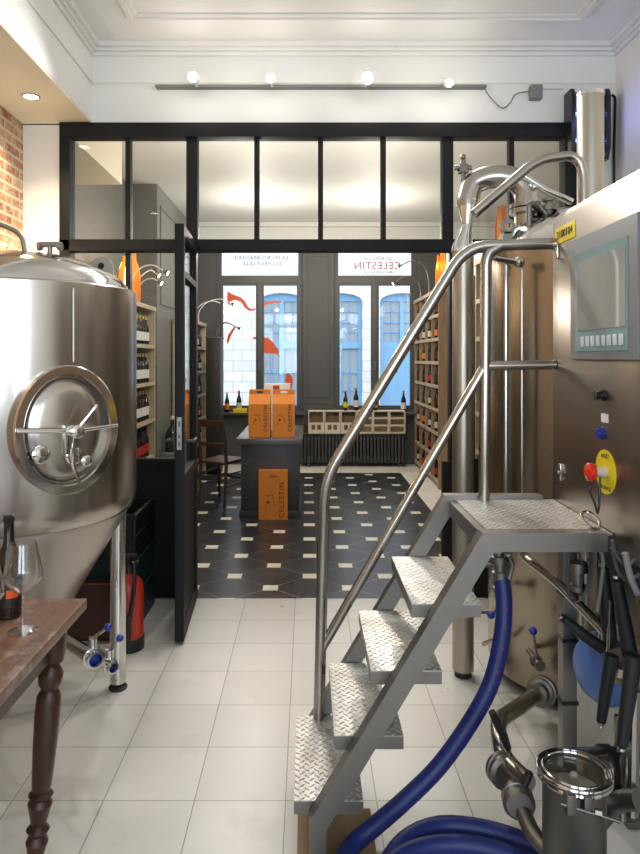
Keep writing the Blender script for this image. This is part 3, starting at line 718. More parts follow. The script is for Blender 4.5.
# steam stub, clamp and U bend into the column
sx, sy = PX(527, 240, 3.05).x, 3.05
colx, coly, cr = XX(463,3.12), 3.12, .050
m = M(); m.cyl((sx,sy,2.08),(sx,sy,2.17), .052, n=28); m.cyl((sx,sy,2.165),(sx,sy,2.185), .078, n=28); m.cyl((sx,sy,2.192),(sx,sy,2.21), .078, n=28); m.build('steam_outlet', 'pipe_steel', ket)
colm = thing('vapour_column', (colx, coly, 0), 'tall vertical steel vapour pipe with a U bend into the kettle', 'pipe')
zt = ZZ(172, 3.1)
m = M(); path = smooth([(sx,sy,2.21), PX(527,205,3.05), PX(525,192,3.06), PX(517,181,3.07), PX(502,176.5,3.09), PX(486,178,3.11), PX(473,185,3.12), PX(468,199,3.12), PX(468,206,3.12)], 5); m.tube(path, .053, 28); m.build('u_bend', 'pipe_steel', colm)
m = M(); X0 = XX(468,3.12)
m.stack((X0,coly,ZZ(200,3.12)), (XX(467,3.12)-X0,0,-.11), [(0,.053),(.008,.053),(.10,.027),(.12,.027)], 28)
m.stack((XX(467,3.12),coly,ZZ(225,3.12)), (colx-XX(467,3.12),0,-.1), [(0,.027),(.02,.027),(.11,cr),(.14,cr)], 28)
m.build('reducer', 'polished_steel', colm)
M().cyl((colx,coly,.03),(colx,coly,ZZ(250,3.12)), cr, n=32).build('column_pipe', 'column_steel', colm)
M().cyl((colx,coly,0),(colx,coly,.03), cr*.8, n=24).build('foot', 'rubber', colm)
m = M(); q = Vector((XX(463,3.12), coly, ZZ(190,3.12))); m.cyl(q, q+Vector((0,0,.14)), .013); m.cyl(q+Vector((0,0,.08)), q+Vector((0,0,.12)), .026, n=8); m.cyl(q+Vector((-.04,0,.105)), q+Vector((.04,0,.105)), .012); m.ball(q+Vector((0,0,.155)), .014)
m.build('air_valve', 'dull_steel', colm)
m = M(); m.cyl((colx+cr-.005,coly,.30),(KC.x-KR+.03,coly,.30), .010); m.cyl((colx+cr-.005,coly,.52),(KC.x-KR+.03,coly,.52), .010); m.build('bracket', 'dull_steel', colm)
# vertical flue beside the kettle
fx = XX(590.5,3.2)
fl = thing('steel_flue', (fx,3.2,2.1), 'wide upright brushed steel flue pipe rising above the control cabinet', 'pipe')
M().cyl((fx,3.2,2.10),(fx,3.2,ZZ(94,3.2)), .0615, n=36).build('flue_pipe', 'column_steel', fl)
M().cyl((fx,3.2,ZZ(97,3.2)),(fx,3.2,ZZ(93.5,3.2)), .0635, n=36).build('collar', 'polished_steel', fl)
# top fittings
m = M(); q = Vector((XX(549,2.95),2.95,2.13)); m.cyl(q-Vector((0,0,.06)), q+Vector((0,0,.09)), .016); m.cyl(q+Vector((0,0,.03)), q+Vector((0,0,.05)), .035, n=8); m.cyl(q+Vector((0,0,.07)), q+Vector((0,0,.082)), .03); m.ball(q+Vector((0,0,.11)), .017); m.tube([q+Vector((0,0,0)), q+Vector((-.05,0,.06)), q+Vector((-.09,0,.06)), q+Vector((-.09,0,-.06))], .011, 10, bend=.03)
m.build('safety_valve', 'dull_steel', ket)
YV = 2.62
m = M(); m.tube([PX(474,214,YV), PX(537,160,YV), PX(571,155.5,YV), PX(580,162,YV), PX(583.5,176,YV), (XX(584,YV),YV,0)], .0195, 16, bend=.06)
cl = thing('cleaning_pipe', (XX(584,YV),YV,0), 'bent steel pipe arching above the handrail with an open slanted end', 'pipe')
m.build('pipe_body', 'pipe_steel', cl)
m = M(); m.tube([PX(524,176,2.75), PX(545,190,2.75), PX(572,202,2.75)], .015, 12); m.ball(PX(534,187,2.75), .018)
tag(m.build('spray_pipe', 'polished_steel'), 'short bright pipe slanting down behind the bent cleaning pipe', 'pipe')
# thin uprights and fittings on the kettle's face
kf = 2.66
m = M(); m.tube([(XX(506,2.83),2.83,.80),(XX(506,2.83),2.83,ZZ(272,2.83)),(XX(506,2.83),2.83,ZZ(262,2.83))], .011, 10); m.cyl((XX(506,2.83),2.83,ZZ(275,2.83)),(XX(506,2.83),2.83,ZZ(266,2.83)),.02)
m.tube([(XX(494,2.78),2.78,ZZ(258,2.78)),(XX(518,2.80),2.80,ZZ(262,2.80)),(XX(521,2.86),2.86,ZZ(262,2.80))], .013, 10); m.ball((XX(519,2.80),2.80,ZZ(262,2.80)), .024)
m.tube([(XX(522,2.84),2.84,ZZ(265,2.84)),(XX(522,2.84),2.84,.8)], .008, 8)
m.build('level_gauge', 'pipe_steel', ket)
# sample taps with blue knobs
def tap(px_, py_, Y, kx, ky):
    p = PX(px_, py_, Y); m = M(); m.cyl(p+Vector((0,.12,0)), p, .012); m.stack(p+Vector((0,.03,0)), (0,-1,0), [(0,.026),(.012,.026),(.014,.017),(.05,.017),(.052,.022),(.06,.022)], 16); m.tube([p, PX(kx,ky,Y-.01)], .005, 8)
    o = m.build('sample_tap', 'dull_steel', ket); M().ball(PX(kx,ky,Y-.01), .017).build('knob', 'blue_plastic', o)
tap(538, 663, 2.74, 533, 631); tap(502, 598, 2.86, 491, 615)
m = M(); m.tube([(colx+.06,2.98,ZZ(644,2.98)),(XX(492,2.92),2.92,ZZ(641,2.92)),(XX(500,2.98),2.98,ZZ(641,2.98))], .010, 8); m.build('drain_pipe', 'pipe_steel', ket)
# ---------------------------------------------------------------- hoses and pumps, lower right
HR = .0275
p0 = PX(501, 577, 2.27)
cc = Vector((.42, 1.66, HR))
pts = [p0, PX(504,600,2.25), PX(502,635,2.22), PX(492,680,2.19), PX(473,718,2.16), PX(440,765,2.13), PX(405,800,2.09), PX(375,826,2.04), PX(350,848,1.99), Vector((.065,1.83,.03))]
Rr = .37
coil = []
for k in range(0, 62):
    a = PI*.99 + k*.2; rr = Rr - .0004*k - .12*min(1, max(0, (k-24)/6)) + (.05*min(1,max(0,(k-40)/6)))
    coil.append(cc+Vector((rr*math.cos(a)*.98, rr*math.sin(a)*.92, (.0 if k < 8 else min(.06,(k-8)*.008))-(.055*min(1,max(0,(k-26)/6)))+(.055*min(1,max(0,(k-40)/6))))))
low = PX(352, 846, 2.0); low.z = .05
hose = thing('blue_hose', tuple(Vector((.40,1.68,0))), 'thick dark blue brewing hose hanging from the platform and coiled on the floor', 'hose')
path = smooth([*pts, *coil[::2]], 4)
M().tube(path, HR, 14).build('tube', 'blue_hose', hose)
m = M(); q = p0; m.stack(q+Vector((0,0,-.01)), (-.1,.0,1), [(0,.028),(.03,.028),(.032,.020),(.06,.020),(.062,.033),(.085,.033),(.087,.018),(.13,.018),(.16,.018)], 20); m.tube([q+Vector((.022,-.02,.0)), q+Vector((.035,-.02,.05)), q+Vector((.02,-.02,.08))], .008, 8)
m.build('coupling', 'dull_steel', hose)
m = M()
for k in range(5):
    d = path[3+k*2]; m.box(d.x-.003, d.x+.003, d.y-HR-.0005, d.y-HR+.004, d.z-.007, d.z+.007)
m.build('printed_mark', 'red_ink', hose)
# strainer
sc = PX(574, 770, 1.70)
so = thing('inline_strainer', (sc.x, sc.y, 0), 'upright steel strainer pot with clamped glass lid in the lower right corner', 'strainer')
R0 = .090
m = M(); m.shell((sc.x,sc.y,.16), (0,0,1), [(0,.001),(0,R0*.7),(.03,R0*.86),(sc.z-.19,R0*.86),(sc.z-.175,R0*.92),(sc.z-.165,R0*.92),(sc.z-.165,R0*.80),(sc.z-.215,R0*.80),(sc.z-.215,.001)], 40); m.build('pot', 'dull_steel', so)
m = M(); m.ring((sc.x,sc.y,sc.z), (0,0,1), R0, .0045, 48, 8); m.ring((sc.x,sc.y,sc.z+.002), (0,0,1), R0*.85, .004, 48, 8); m.ring((sc.x,sc.y,sc.z-.012), (0,0,1), R0*.97, .007, 48, 8); m.build('clamp_ring', 'polished_steel', so)
M().stack((sc.x,sc.y,sc.z-.010), (0,0,1), [(0,R0*.82),(.005,R0*.82)], 40).build('lid', 'crystal', so)
M().stack((sc.x,sc.y,sc.z-.053), (0,0,1), [(0,R0*.78),(.004,R0*.76),(.008,.014),(.04,.012),(.046,.007)], 32).build('filter_core', 'foam_beige', so)
m = M(); a = Vector((sc.x-.045, sc.y-R0*.9, sc.z-.02)); m.box(a.x-.012,a.x+.012,a.y-.02,a.y+.01,a.z-.03,a.z+.02,.004); m.box(a.x+.03,a.x+.05,a.y-.02,a.y+.01,a.z-.03,a.z+.016,.004); m.cyl((a.x-.025,a.y-.01,a.z-.005),(a.x+.11,a.y-.03,a.z-.035),.004); m.cyl((a.x+.055,a.y-.018,a.z-.02),(a.x+.07,a.y-.022,a.z-.022),.009,n=6); m.build('clamp_screw', 'dull_steel', so)
m = M(); m.tube([(sc.x,sc.y,.165),(sc.x,sc.y,.10),(sc.x+.1,sc.y+.04,.10)], .022, 12, bend=.04); m.cyl((sc.x+.1,sc.y+.04,.12),(sc.x+.1,sc.y+.04,0),.018); m.build('inlet_pipe', 'dull_steel', so)
# pipework with black butterfly valves
pw = thing('pipework', (XX(505,2.1), 2.1, 0), 'steel pipe run with elbows and two black handled valves beside the strainer', 'pipe')
A0, A1, A2, A3 = PX(541,692,2.70), PX(496,722,2.22), PX(502,758,2.02), PX(527,783,1.88)
m = M(); m.tube([A0, A1, A2, A3], .028, 20, bend=.08); m.build('pipe', 'pipe_steel', pw)
d0 = (A1-A0).normalized()
m = M(); m.stack(A0-d0*.03, d0, [(0,.06),(.03,.06),(.032,.052),(.05,.052),(.055,.04),(.09,.038)], 32); m.build('flange', 'dull_steel', pw)
def bvalve(p, d, R, hp, par):
    m = M(); d = Vector(d).normalized(); m.stack(p-d*.025, d, [(0,R*.8),(.008,R*.95),(.010,R),(.022,R),(.024,R*.9),(.03,R*.9),(.032,R),(.044,R),(.046,R*.95),(.054,R*.8)], 32); o = m.build('valve', 'dull_steel', par)
    hp = [Vector(q) for q in hp]; m = M(); m.tube(hp, [.010]+[.014]*(len(hp)-2)+[.011] if len(hp) > 2 else [.012,.010], 10); m.build('handle', 'grip_rubber', o)
bvalve(PX(503,770,1.99), A3-A2, .050, [PX(508,748,1.97), PX(503,735,1.95), PX(492,712,1.93)], pw)
B0, B1 = PX(528,795,1.85), PX(545,850,1.62)
m = M(); m.tube([PX(512,786,1.90), PX(519,803,1.84), PX(533,835,1.76), PX(550,852,1.72)], .022, 18, bend=.05); m.build('pipe', 'dull_steel', pw)
bvalve(PX(518,800,1.84), B1-B0, .044, [PX(524,785,1.8), PX(530,772,1.8)], pw)
# slanting pipe under the platform
m = M(); m.tube([PX(518,540,2.40), PX(523,556,2.38), PX(560,585,2.2), PX(607,634,2.0)], .0155, 14, bend=.05)
tag(m.build('slanting_pipe', 'pipe_steel'), 'bright steel pipe slanting down beneath the platform towards the black levers', 'pipe')
# black butterfly levers
def lever(px, Y, rad, lab):
    pts = [PX(x, y, Y+dy) for x, y, dy in px]
    o = thing('valve_lever', tuple(pts[-1]), lab, 'valve lever', 'black valve levers under the cabinet')
    m = M(); m.tube(pts, [rad*.75]+[rad]*(len(pts)-2)+[rad*1.1], 12); m.build('grip', 'grip_rubber', o)
    m = M(); m.stack(pts[0]-(pts[1]-pts[0]).normalized()*.006, pts[0]-pts[1], [(0,rad*.5),(.008,rad*.5)], 12); m.build('tip', 'polished_steel', o)
    return o
lever([(563,618,0),(585,636,0),(602,648,0)], 1.92, .017, 'short black valve lever pointing left in front of the blue pump cover')
lever([(603,568,.1),(606,600,.1),(611,650,.1)], 1.90, .020, 'long upright black valve lever with its tip below the platform corner')
lever([(601,722,0),(606,690,0),(612,655,0)], 1.86, .017, 'black valve lever hanging down beside the blue pump cover')
lever([(622,745,0),(628,700,0),(634,655,0)], 1.72, .019, 'rightmost black valve lever hanging down at the photo edge')
lever([(617,580,.1),(624,620,.1),(630,655,.1)], 1.74, .019, 'upright black valve lever nearest the right edge of the photo')
# pump with blue cover
pp = thing('pump', (1.12, 2.15, 0), 'pump with a blue cover under the control cabinet', 'pump')
pc = PX(606, 668, 2.18)
m = M(); m.xf = Matrix.Translation(pc) @ Matrix.Rotation(.0,4,'Z'); m.stack((0,0,0), (-.9,-.25,.05), [(-.06,.08),(-.02,.105),(0,.11),(.012,.115),(.03,.112),(.06,.09),(.075,.05),(.08,.001)], 36); m.build('cover', 'blue_cover', pp)
pq = PX(612, 768, 1.85)
m = M(); m.stack(pq-Vector((.10,0,0)), (1,.15,-.1), [(0,.03),(.0,.05),(.05,.052),(.08,.056)], 28); m.stack(pq-Vector((.01,-.012,.008)), (1,.15,-.1), [(.018,.056),(.08,.050),(.14,.04)], 28); m.build('pump_head', 'pipe_steel', pp)
m = M(); m.stack(pq-Vector((.02,-.01,.007)), (1,.15,-.1), [(0,.0565),(.0,.061),(.022,.061),(.022,.0565)], 28); m.build('seal_band', 'grip_rubber', pp)
m = M(); m.cyl((1.12,2.25,.0),(1.12,2.25,.42),.035); m.box(1.02,1.22,2.1,2.3,.0,.02); m.cyl((1.12,2.25,.40),pc+Vector((.05,.1,-.02)),.04); m.build('pedestal', 'dull_steel', pp)
# pale vessel beside the pump
q = PX(606, 722, 2.35)
m = M(); m.stack((q.x+.04,2.42,.0), (0,0,1), [(0,.11),(.10,.125),(.30,.125),(.38,.10),(.42,.05)], 32)
tag(m.build('pale_vessel', 'foam_beige'), 'small pale rounded vessel on the floor under the control cabinet', 'vessel')
# manifold pipes at the right edge
mf = thing('pipe_manifold', (1.02, 1.75, 0), 'cluster of upright steel pipes and fittings under the cabinet at the right edge', 'pipe manifold')
for x0, y0, x1, y1, Y, r_ in ((626,700,622,820,1.80,.010),(634,690,632,815,1.74,.016),(617,715,616,800,1.86,.008),(600,560,600,640,2.05,.006),(610,600,606,700,1.98,.005)):
    M().tube([PX(x0,y0,Y), PX(x1,y1,Y)], r_, 10).build('upright_pipe', 'pipe_steel', mf)
m = M(); m.stack(PX(644,598,1.70), (0,0,-1), [(0,.018),(.02,.018),(.022,.013),(.10,.013),(.102,.018),(.12,.018)], 24); m.build('sight_glass', 'old_brass', mf)
m = M(); m.stack(PX(622,667,1.9), (-.2,-.5,.8), [(-.03,.04),(0,.05),(.02,.05),(.03,.03),(.05,.03)], 24); m.build('brass_fitting', 'cabinet_steel', mf)
m = M(); m.tube([PX(640,800,1.7), PX(622,800,1.75), PX(612,805,1.8), PX(600,820,1.82)], .026, 14, bend=.05); m.build('cross_pipe', 'dull_steel', mf)
m = M(); m.cyl((1.02,1.75,0),(1.02,1.75,.30),.03); m.box(.95,1.12,1.68,1.84,0,.012); m.build('foot_post', 'dull_steel', mf)
m = M(); m.box(.99,1.35,1.30,2.27,.64,.93,.02)  # black block added, stands in for the darkness under the cabinet
tag(m.build('dark_filler_box', 'black_plastic'), 'black box added to darken the space beneath the control cabinet', 'filler box')
# thin cables beneath the cabinet
for i, (px, Y, r_, lab) in enumerate((
    ([(571,545),(567,580),(572,600),(582,598),(590,575),(588,560)], 2.05, .004, 'thin grey cable looping below the platform beside the steel post'),
    ([(597,540),(603,560),(601,585),(597,612)], 1.98, .006, 'grey cable hanging below the cabinet corner'),
    ([(612,548),(618,570),(628,580),(640,575)], 1.80, .007, 'grey corrugated cable sagging along the cabinet bottom'),
    ([(625,553),(630,575),(636,590),(641,600)], 1.74, .009, 'thick grey cable dropping from the cabinet at the right edge'),
    ([(578,548),(583,572),(579,595),(586,590)], 2.08, .003, 'thin dark cable tangled below the platform'),
    ([(612,540),(617,556),(627,566),(634,560),(640,562)], 1.76, .005, 'thin cable bundled under the cabinet edge'))):
    tag(M().tube(smooth([PX(x,y,Y) for x, y in px], 5), r_, 8).build('cable', 'grey_conduit' if i in (1,3) else 'dark_cable'), lab, 'cable', 'cables under the control cabinet')
m = M(); m.stack(PX(578,562,2.1), (0,0,-1), [(0,.03),(.03,.03),(.032,.018),(.07,.018),(.072,.026),(.09,.026)], 16)
tag(m.build('cable_gland', 'dull_steel'), 'round steel fitting under the platform among the cables', 'fitting')

# ================================================================ TRACK LIGHT, INSECT KILLER
tl = thing('track_light', (0,4.1,3.2), 'long thin track with four bright spotlights on the wall above the glazed screen', 'light')
YT = 4.10; zt = ZZ(85.5, YT)
M().box(XX(155,YT), XX(487,YT), YT, YP, zt-.007, zt+.007, .002).build('track', 'grey_conduit', tl)
spots = []
for x, y, r_ in ((194,78,.032),(271,79,.028),(367,79,.036),(448,84,.024)):
    q = PX(x, y, 4.0); dr = Vector((0,-1,-.28)).normalized()
    m = M(); m.cyl((q.x,YT+.01,zt), q, .008); m.stack(q-dr*.02, dr, [(0,r_*.5),(.01,r_*.9),(.055,r_),(.056,r_*.9),(.05,r_*.88)], 20, caps=False); hd = m.build('spot_head', 'white_paint', tl)
    M().stack(q+dr*.025, dr, [(0,r_*.84),(.003,r_*.84)], 20).build('bulb', 'lamp_white', hd)
    spots.append((q+dr*.06, dr))
m = M(); m.tube(smooth([PX(484,88,4.12), PX(491,98,4.12), PX(502,108,4.12), PX(510,103,4.12), PX(516,94,4.12), PX(531,91,4.12)], 5), .004, 8)
tag(m.build('wall_cable', 'grey_conduit'), 'sagging grey cable between the track and the junction box', 'cable')
tag(M().box(XX(531,4.1), XX(543,4.1), 4.10, YP, ZZ(98,4.1), ZZ(84,4.1), .006).build('wall_junction_box', 'grey_conduit'), 'small square grey junction box high on the white wall', 'junction box')
tag(M().cyl((XX(543,4.14),4.143,ZZ(88,4.14)),(XX(563,4.14),4.143,ZZ(88,4.14)),.008).build('conduit', 'white_paint'), 'short white conduit running right from the junction box', 'conduit')
ik = thing('insect_killer', (XX(589,4.0),4.05,ZZ(157,4.0)), 'black framed insect killer lamp with blue tubes high on the wall', 'insect killer')
z0, z1 = ZZ(157,4.0), ZZ(86,4.0)
m = M()
for a, b in ((573,577),(608.5,612.5)): 
    m.hull([[Vector((XX(a,4.0), y, z)) for y, z in ((4.02,z0+.07),(4.02,z1-.04),(4.04,z1),(4.14,z1),(4.14,z0),(4.05,z0))], [Vector((XX(b,4.0), y, z)) for y, z in ((4.02,z0+.07),(4.02,z1-.04),(4.04,z1),(4.14,z1),(4.14,z0),(4.05,z0))]])
m.build('end_cap', 'black_plastic', ik)
m = M(); m.box(XX(577,4.0), XX(609,4.0), 4.10, 4.14, z0+.04, z1-.02); m.box(XX(577,4.0), XX(609,4.0), 4.04, 4.10, z0+.02, z0+.04); m.box(XX(577,4.0), XX(609,4.0), 4.04, 4.10, z1-.04, z1-.02); m.build('housing', 'grey_conduit', ik)
m = M()
for k in range(22):
    z = z0+.05+k*(z1-z0-.1)/21; m.cyl((XX(577,4.0),4.03,z),(XX(609,4.0),4.03,z),.0035,n=6)
m.build('grille', 'black_metal', ik)
m = M()
for z in (z0+.12, z1-.14): m.cyl((XX(574,4.0),4.07,z),(XX(605,4.0),4.07,z),.013,n=12)
m.build('tube', 'lamp_blue', ik)
m = M(); m.tube([PX(612,95,4.10), PX(615,97,4.11), PX(615,106,4.12), PX(614,150,4.12), PX(614,185,4.12), (XX(614,4.12),4.12,0)], .008, 8, bend=.04)
tag(m.build('power_cable', 'black_plastic'), 'black power cable running down the wall from the insect killer', 'cable')
def downlight(x, y, z, lab):
    o = thing('ceiling_downlight', (x,y,z), lab, 'light', 'recessed downlights in the cream soffit')
    M().ring((x,y,z), (0,0,1), .045, .006).build('rim', 'polished_steel', o); M().stack((x,y,z-.002),(0,0,1),[(0,.038),(.001,.038)],24).build('bulb','led_white',o)
downlight(XX(31,3.71), 3.71, 2.970, 'small round recessed downlight in the cream soffit above the brick wall')
downlight(XX(31,3.71), 1.6, 2.970, 'recessed downlight of the soffit nearer the camera')
# ================================================================ BACK ROOM
# radiator
rd = thing('radiator', (.63,9.15,0), 'dark grey column radiator under the street window', 'radiator')
m = M(); x = -.09
while x < 1.33: m.box(x, x+.032, 9.07, 9.20, .06, .44, .008); x += .048
m.box(-.09,1.34,9.10,9.17,.09,.13); m.box(-.09,1.34,9.10,9.17,.38,.42); m.build('columns', 'radiator_paint', rd)
M().box(-.10, 1.36, 9.05, 9.22, .445, .462, .003).build('shelf', 'radiator_paint', rd)
m = M()
for q in (0, 1.25): m.box(q, q+.04, 9.10, 9.16, 0, .07)
m.build('feet', 'radiator_paint', rd)
# crates on the radiator
cx0 = XX(308,9.06); cw = (XX(405.5,9.06)-cx0)/6
def crate_a(i, lab):
    x0 = cx0+i*cw+.003; x1 = x0+cw-.006; y0, y1, z0, z1 = 9.055, 9.215, .463, .775; e = .014
    o = thing('wooden_crate', ((x0+x1)/2, 9.13, z0), lab, 'crate', 'small wooden crates on the radiator')
    m = M(); m.box(x0,x1,y0,y1,z0,z0+e); m.box(x0,x1,y0,y1,z1-e,z1); m.box(x0,x0+e,y0,y1,z0+e,z1-e); m.box(x1-e,x1,y0,y1,z0+e,z1-e)
    if i < 3:
        zc = z0+.15; w = (x1-x0)
        m.box(x0+e,x1-e,y0,y0+e,zc-.03,zc); m.box(x0+e,x1-e,y0,y0+e,z0+e,z0+.05); m.box(x0+e,x0+.045,y0,y0+e,z0+.05,zc-.03); m.box(x1-.045,x1-e,y0,y0+e,z0+.05,zc-.03); m.box((x0+x1)/2-.012,(x0+x1)/2+.012,y0,y0+e,z0+.05,zc-.03)
    else:
        for zc in (z0+.10, z0+.20): m.box(x0+e,x1-e,y0,y0+e,zc,zc+.022)
    m.build('box', 'crate_wood', o)
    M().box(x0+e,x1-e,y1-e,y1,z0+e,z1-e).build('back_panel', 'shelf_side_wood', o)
for i, lab in enumerate(('leftmost small wooden crate on the radiator, with two square holes','second small wooden crate from the left on the radiator','third small wooden crate on the radiator, partly behind the handrail','slatted wooden crate on the radiator just right of the handrail','second from right slatted wooden crate on the radiator','rightmost slatted wooden crate on the radiator')): crate_a(i, lab)
# bottles
BPf = [(0,.033),(.005,.036),(.17,.036),(.20,.030),(.235,.015),(.285,.0135),(.30,.0145),(.305,.012)]
def bottle_proto(gm_, lm, n=12, s=1.0, capm=None, label='b', loc=(0,0,0)):
    o = thing('bottle', loc, label, 'bottle')
    q = Vector(loc); M().stack(q, (0,0,1), [(h*s, r*s) for h, r in BPf], n).build('glass_body', gm_, o)
    M().shell(q, (0,0,1), [(.05*s,.0368*s),(.14*s,.0368*s)], n).build('label', lm, o)
    M().stack(q+Vector((0,0,.27*s)), (0,0,1), [(0,.0155*s),(.036*s,.0155*s),(.038*s,.001)], 8).build('cap', capm or 'foil_gold', o)
    return o
def finish(o, label, group): o['label'] = label; o['group'] = group
PROT = {}
def bottle(kind, loc, label, group):
    if kind not in PROT:
        g, l, c, s = {'w':('bottle_dark','white_card','foil_gold',1.),'r':('bottle_dark','red_card','black_plastic',1.),'y':('bottle_green','yellow_plastic','black_plastic',.85),'o':('bottle_dark','orange_card','orange_card',.9),'p':('bottle_green','paper_cream','red_card',1.),'d':('bottle_dark','dark_wood','black_plastic',.8),'s':('bottle_dark','paper_cream','foil_gold',.72)}[kind[0]]
        if len(kind) > 1: s = min(s, .80)
        o = bottle_proto(g, l, capm=c, s=s, label=label, loc=loc); PROT[kind] = o
    else: o = copy_tree(PROT[kind], loc=loc)
    finish(o, label, group); return o
for x, k, lab in ((345.5,'y','bottle with yellow label standing on the third radiator crate'),(356,'w','bottle standing on the crate just right of the handrail'),(375,'y','bottle standing on the fifth radiator crate'),):
    bottle(k, (XX(x,9.13), 9.13, .776), lab, 'bottles on the radiator crates')
bottle('y', (XX(346,9.24)+.0, 9.245, .7355), 'bottle on the window sill behind the third crate', 'bottles on the window sill')
bottle('w', (XX(403.5,9.24), 9.245, .7355), 'dark bottle on the window sill above the rightmost crate', 'bottles on the window sill')
bottle('o', (XX(227,9.24), 9.245, .7355), 'orange labelled bottle on the sill left of the red capped one', 'bottles on the window sill')
bottle('p', (XX(239,9.24), 9.245, .7355), 'red capped bottle on the left window sill', 'bottles on the window sill')
tag(M().box(XX(233,9.2), XX(247,9.2), 9.19, 9.208, .736, .80, .002).build('small_carton', 'yellow_plastic'), 'small yellow carton on the left window sill in front of a bottle', 'box')
# shelf units
def shelf_unit(name, xf, xb, y0, y1, ztop, rows, cols, label, side='shelf_side_wood', board='shelf_wood', z0=.06):
    "open face at xf, back at xb; dividers along y"
    o = thing(name, ((xf+xb)/2, (y0+y1)/2, 0), label, 'shelf')
    lo, hi = min(xf,xb), max(xf,xb); e = .025
    for k in range(cols+1):
        y = y0+(y1-y0-e)*k/cols; M().box(lo, hi, y, y+e, 0 if k in (0,cols) else z0+e, ztop-e).build('side_panel', side, o)
    m = M(); m.box(lo-.01, hi, y0-.01, y1+.01, ztop-e, ztop+.02, .003) if xf < xb else m.box(lo, hi+.01, y0-.01, y1+.01, ztop-e, ztop+.02, .003)
    m.build('top_board', board, o)
    zs = [z0+(ztop-e-z0)*k/rows for k in range(rows)]
    for z in zs:
        m = M()
        for k in range(cols):
            a = y0+(y1-y0-e)*k/cols+e; b = y0+(y1-y0-e)*(k+1)/cols; m.box(lo+.002, hi-.012, a, b, z, z+.02)
            s_ = (lo, lo+.008) if xf < xb else (hi-.008, hi); m.box(s_[0], s_[1], a, b, z-.008, z+.03)
        m.build('shelf_board', board, o)
    M().box(*((hi-.01,hi) if xf < xb else (lo,lo+.01)), y0+e, y1-e, z0, ztop-e).build('back_panel', 'dark_wood', o)
    return o, [z+.021 for z in zs]
rnd = random.Random(3)
# left unit 1, seen through the glass beside the door
_, zs = shelf_unit('bottle_shelf', -1.62, -1.93, 5.9, 7.05, 2.02, 5, 1, 'pale wooden bottle shelf behind the glass left of the open door', side='shelf_wood')
rowname = ['lowest','second lowest','middle','upper','top']
for r_, z in enumerate(zs):
    if r_ < 1: continue
    for k in range(9):
        bottle(['w','r','w','w','w'][r_], (-1.70-(k%2)*.0, 5.99+k*.12, z), f'dark {"red" if r_==1 else "white"} labelled bottle, {rowname[r_]} board of the shelf left of the door', f'bottles on the {rowname[r_]} board of the left shelf')
# left unit 2, past the door
_, zs = shelf_unit('bottle_shelf', -1.40, -1.62, 7.95, 9.15, 1.955, 6, 1, 'pale wooden shelf behind the wooden chair near the window', side='shelf_wood')
for r_, z in enumerate(zs):
    for k in range(8):
        bottle(rnd.choice('wpyrsdd')+'2', (-1.46, 8.05+k*.13, z), f'small bottle on board {["one","two","three","four","five","six"][r_]} from the floor of the shelf behind the chair', f'bottles on board {["one","two","three","four","five","six"][r_]} behind the chair')
# right unit
_, zs = shelf_unit('rack_shelf', 1.50, 1.82, 7.53, 9.22, 2.28, 8, 4, 'tall wooden pigeonhole bottle rack right of the street window')
ordn = ['lowest','second','third','fourth','fifth','sixth','seventh','eighth']
for r_, z in enumerate(zs):
    for c in range(4):
        for k in range(2):
            y = 7.53+.025+c*.416+.10+k*.20
            bottle(rnd.choice('dddddsorp')+'2', (1.545, y, z), f'bottle in the {ordn[r_]} row from the floor of the tall pigeonhole rack', f'bottles in the {ordn[r_]} row of the rack')
# right unit nearer, behind the columns
_, zs = shelf_unit('rack_shelf', 1.44, 1.74, 4.45, 5.65, 2.31, 7, 3, 'pale wooden rack behind the glass right of the steel column', side='shelf_wood')
for r_, z in enumerate(zs):
    if r_ < 3: continue
    for k in range(6):
        bottle(rnd.choice('ddps')+'2', (1.50, 4.60+k*.19+.0, z), f'bottle in the {ordn[r_]} row from the floor of the rack behind the steel column', f'bottles in the {ordn[r_]} row behind the column')
# bottle shaped lamps on top of the racks
def bottle_lamp(x, y, z, h, lab, gx=.08):
    o = thing('bottle_lamp', (x,y,z), lab, 'lamp', 'orange bottle shaped lamps')
    def board(cx_, cy_, ax, w, hh, mat, nm, th=.012):
        prof = [(-w,0),(w,0),(w,hh*.55),(w*.75,hh*.72),(w*.42,hh*.85),(w*.40,hh),(-w*.40,hh),(-w*.42,hh*.85),(-w*.75,hh*.72),(-w,hh*.55)]
        m = M(); ax = Vector(ax); nrm = Vector((-ax.y, ax.x, 0)); m.prism([Vector((cx_,cy_,z))+ax*u_+Vector((0,0,v_)) for u_, v_ in prof], nrm*th); return m.build(nm, mat, o)
    board(x-.05, y, (.5,.86,0), .10, h, 'orange_card', 'orange_board'); board(x+.0, y+.03, (.95,-.3,0), .08, h*1.08, 'orange_card', 'orange_board')
    m = M(); m.stack((x+gx,y+.02,z), (0,0,1), [(0,.045),(h*.55,.05),(h*.75,.042),(h*.88,.02),(h*.9,.001)], 20); m.build('shade', 'lamp_warm', o, label='glowing yellow shade')
bottle_lamp(1.62, 7.85, 2.301, .42, 'orange bottle shaped lamp on the tall pigeonhole rack')
bottle_lamp(-1.66, 6.25, 2.041, .42, 'orange bottle shaped lamp on the shelf above the fermentation tank', -.08)
bottle_lamp(1.50, 4.95, 2.331, .30, 'orange bottle shaped lamp on the rack behind the vapour column')
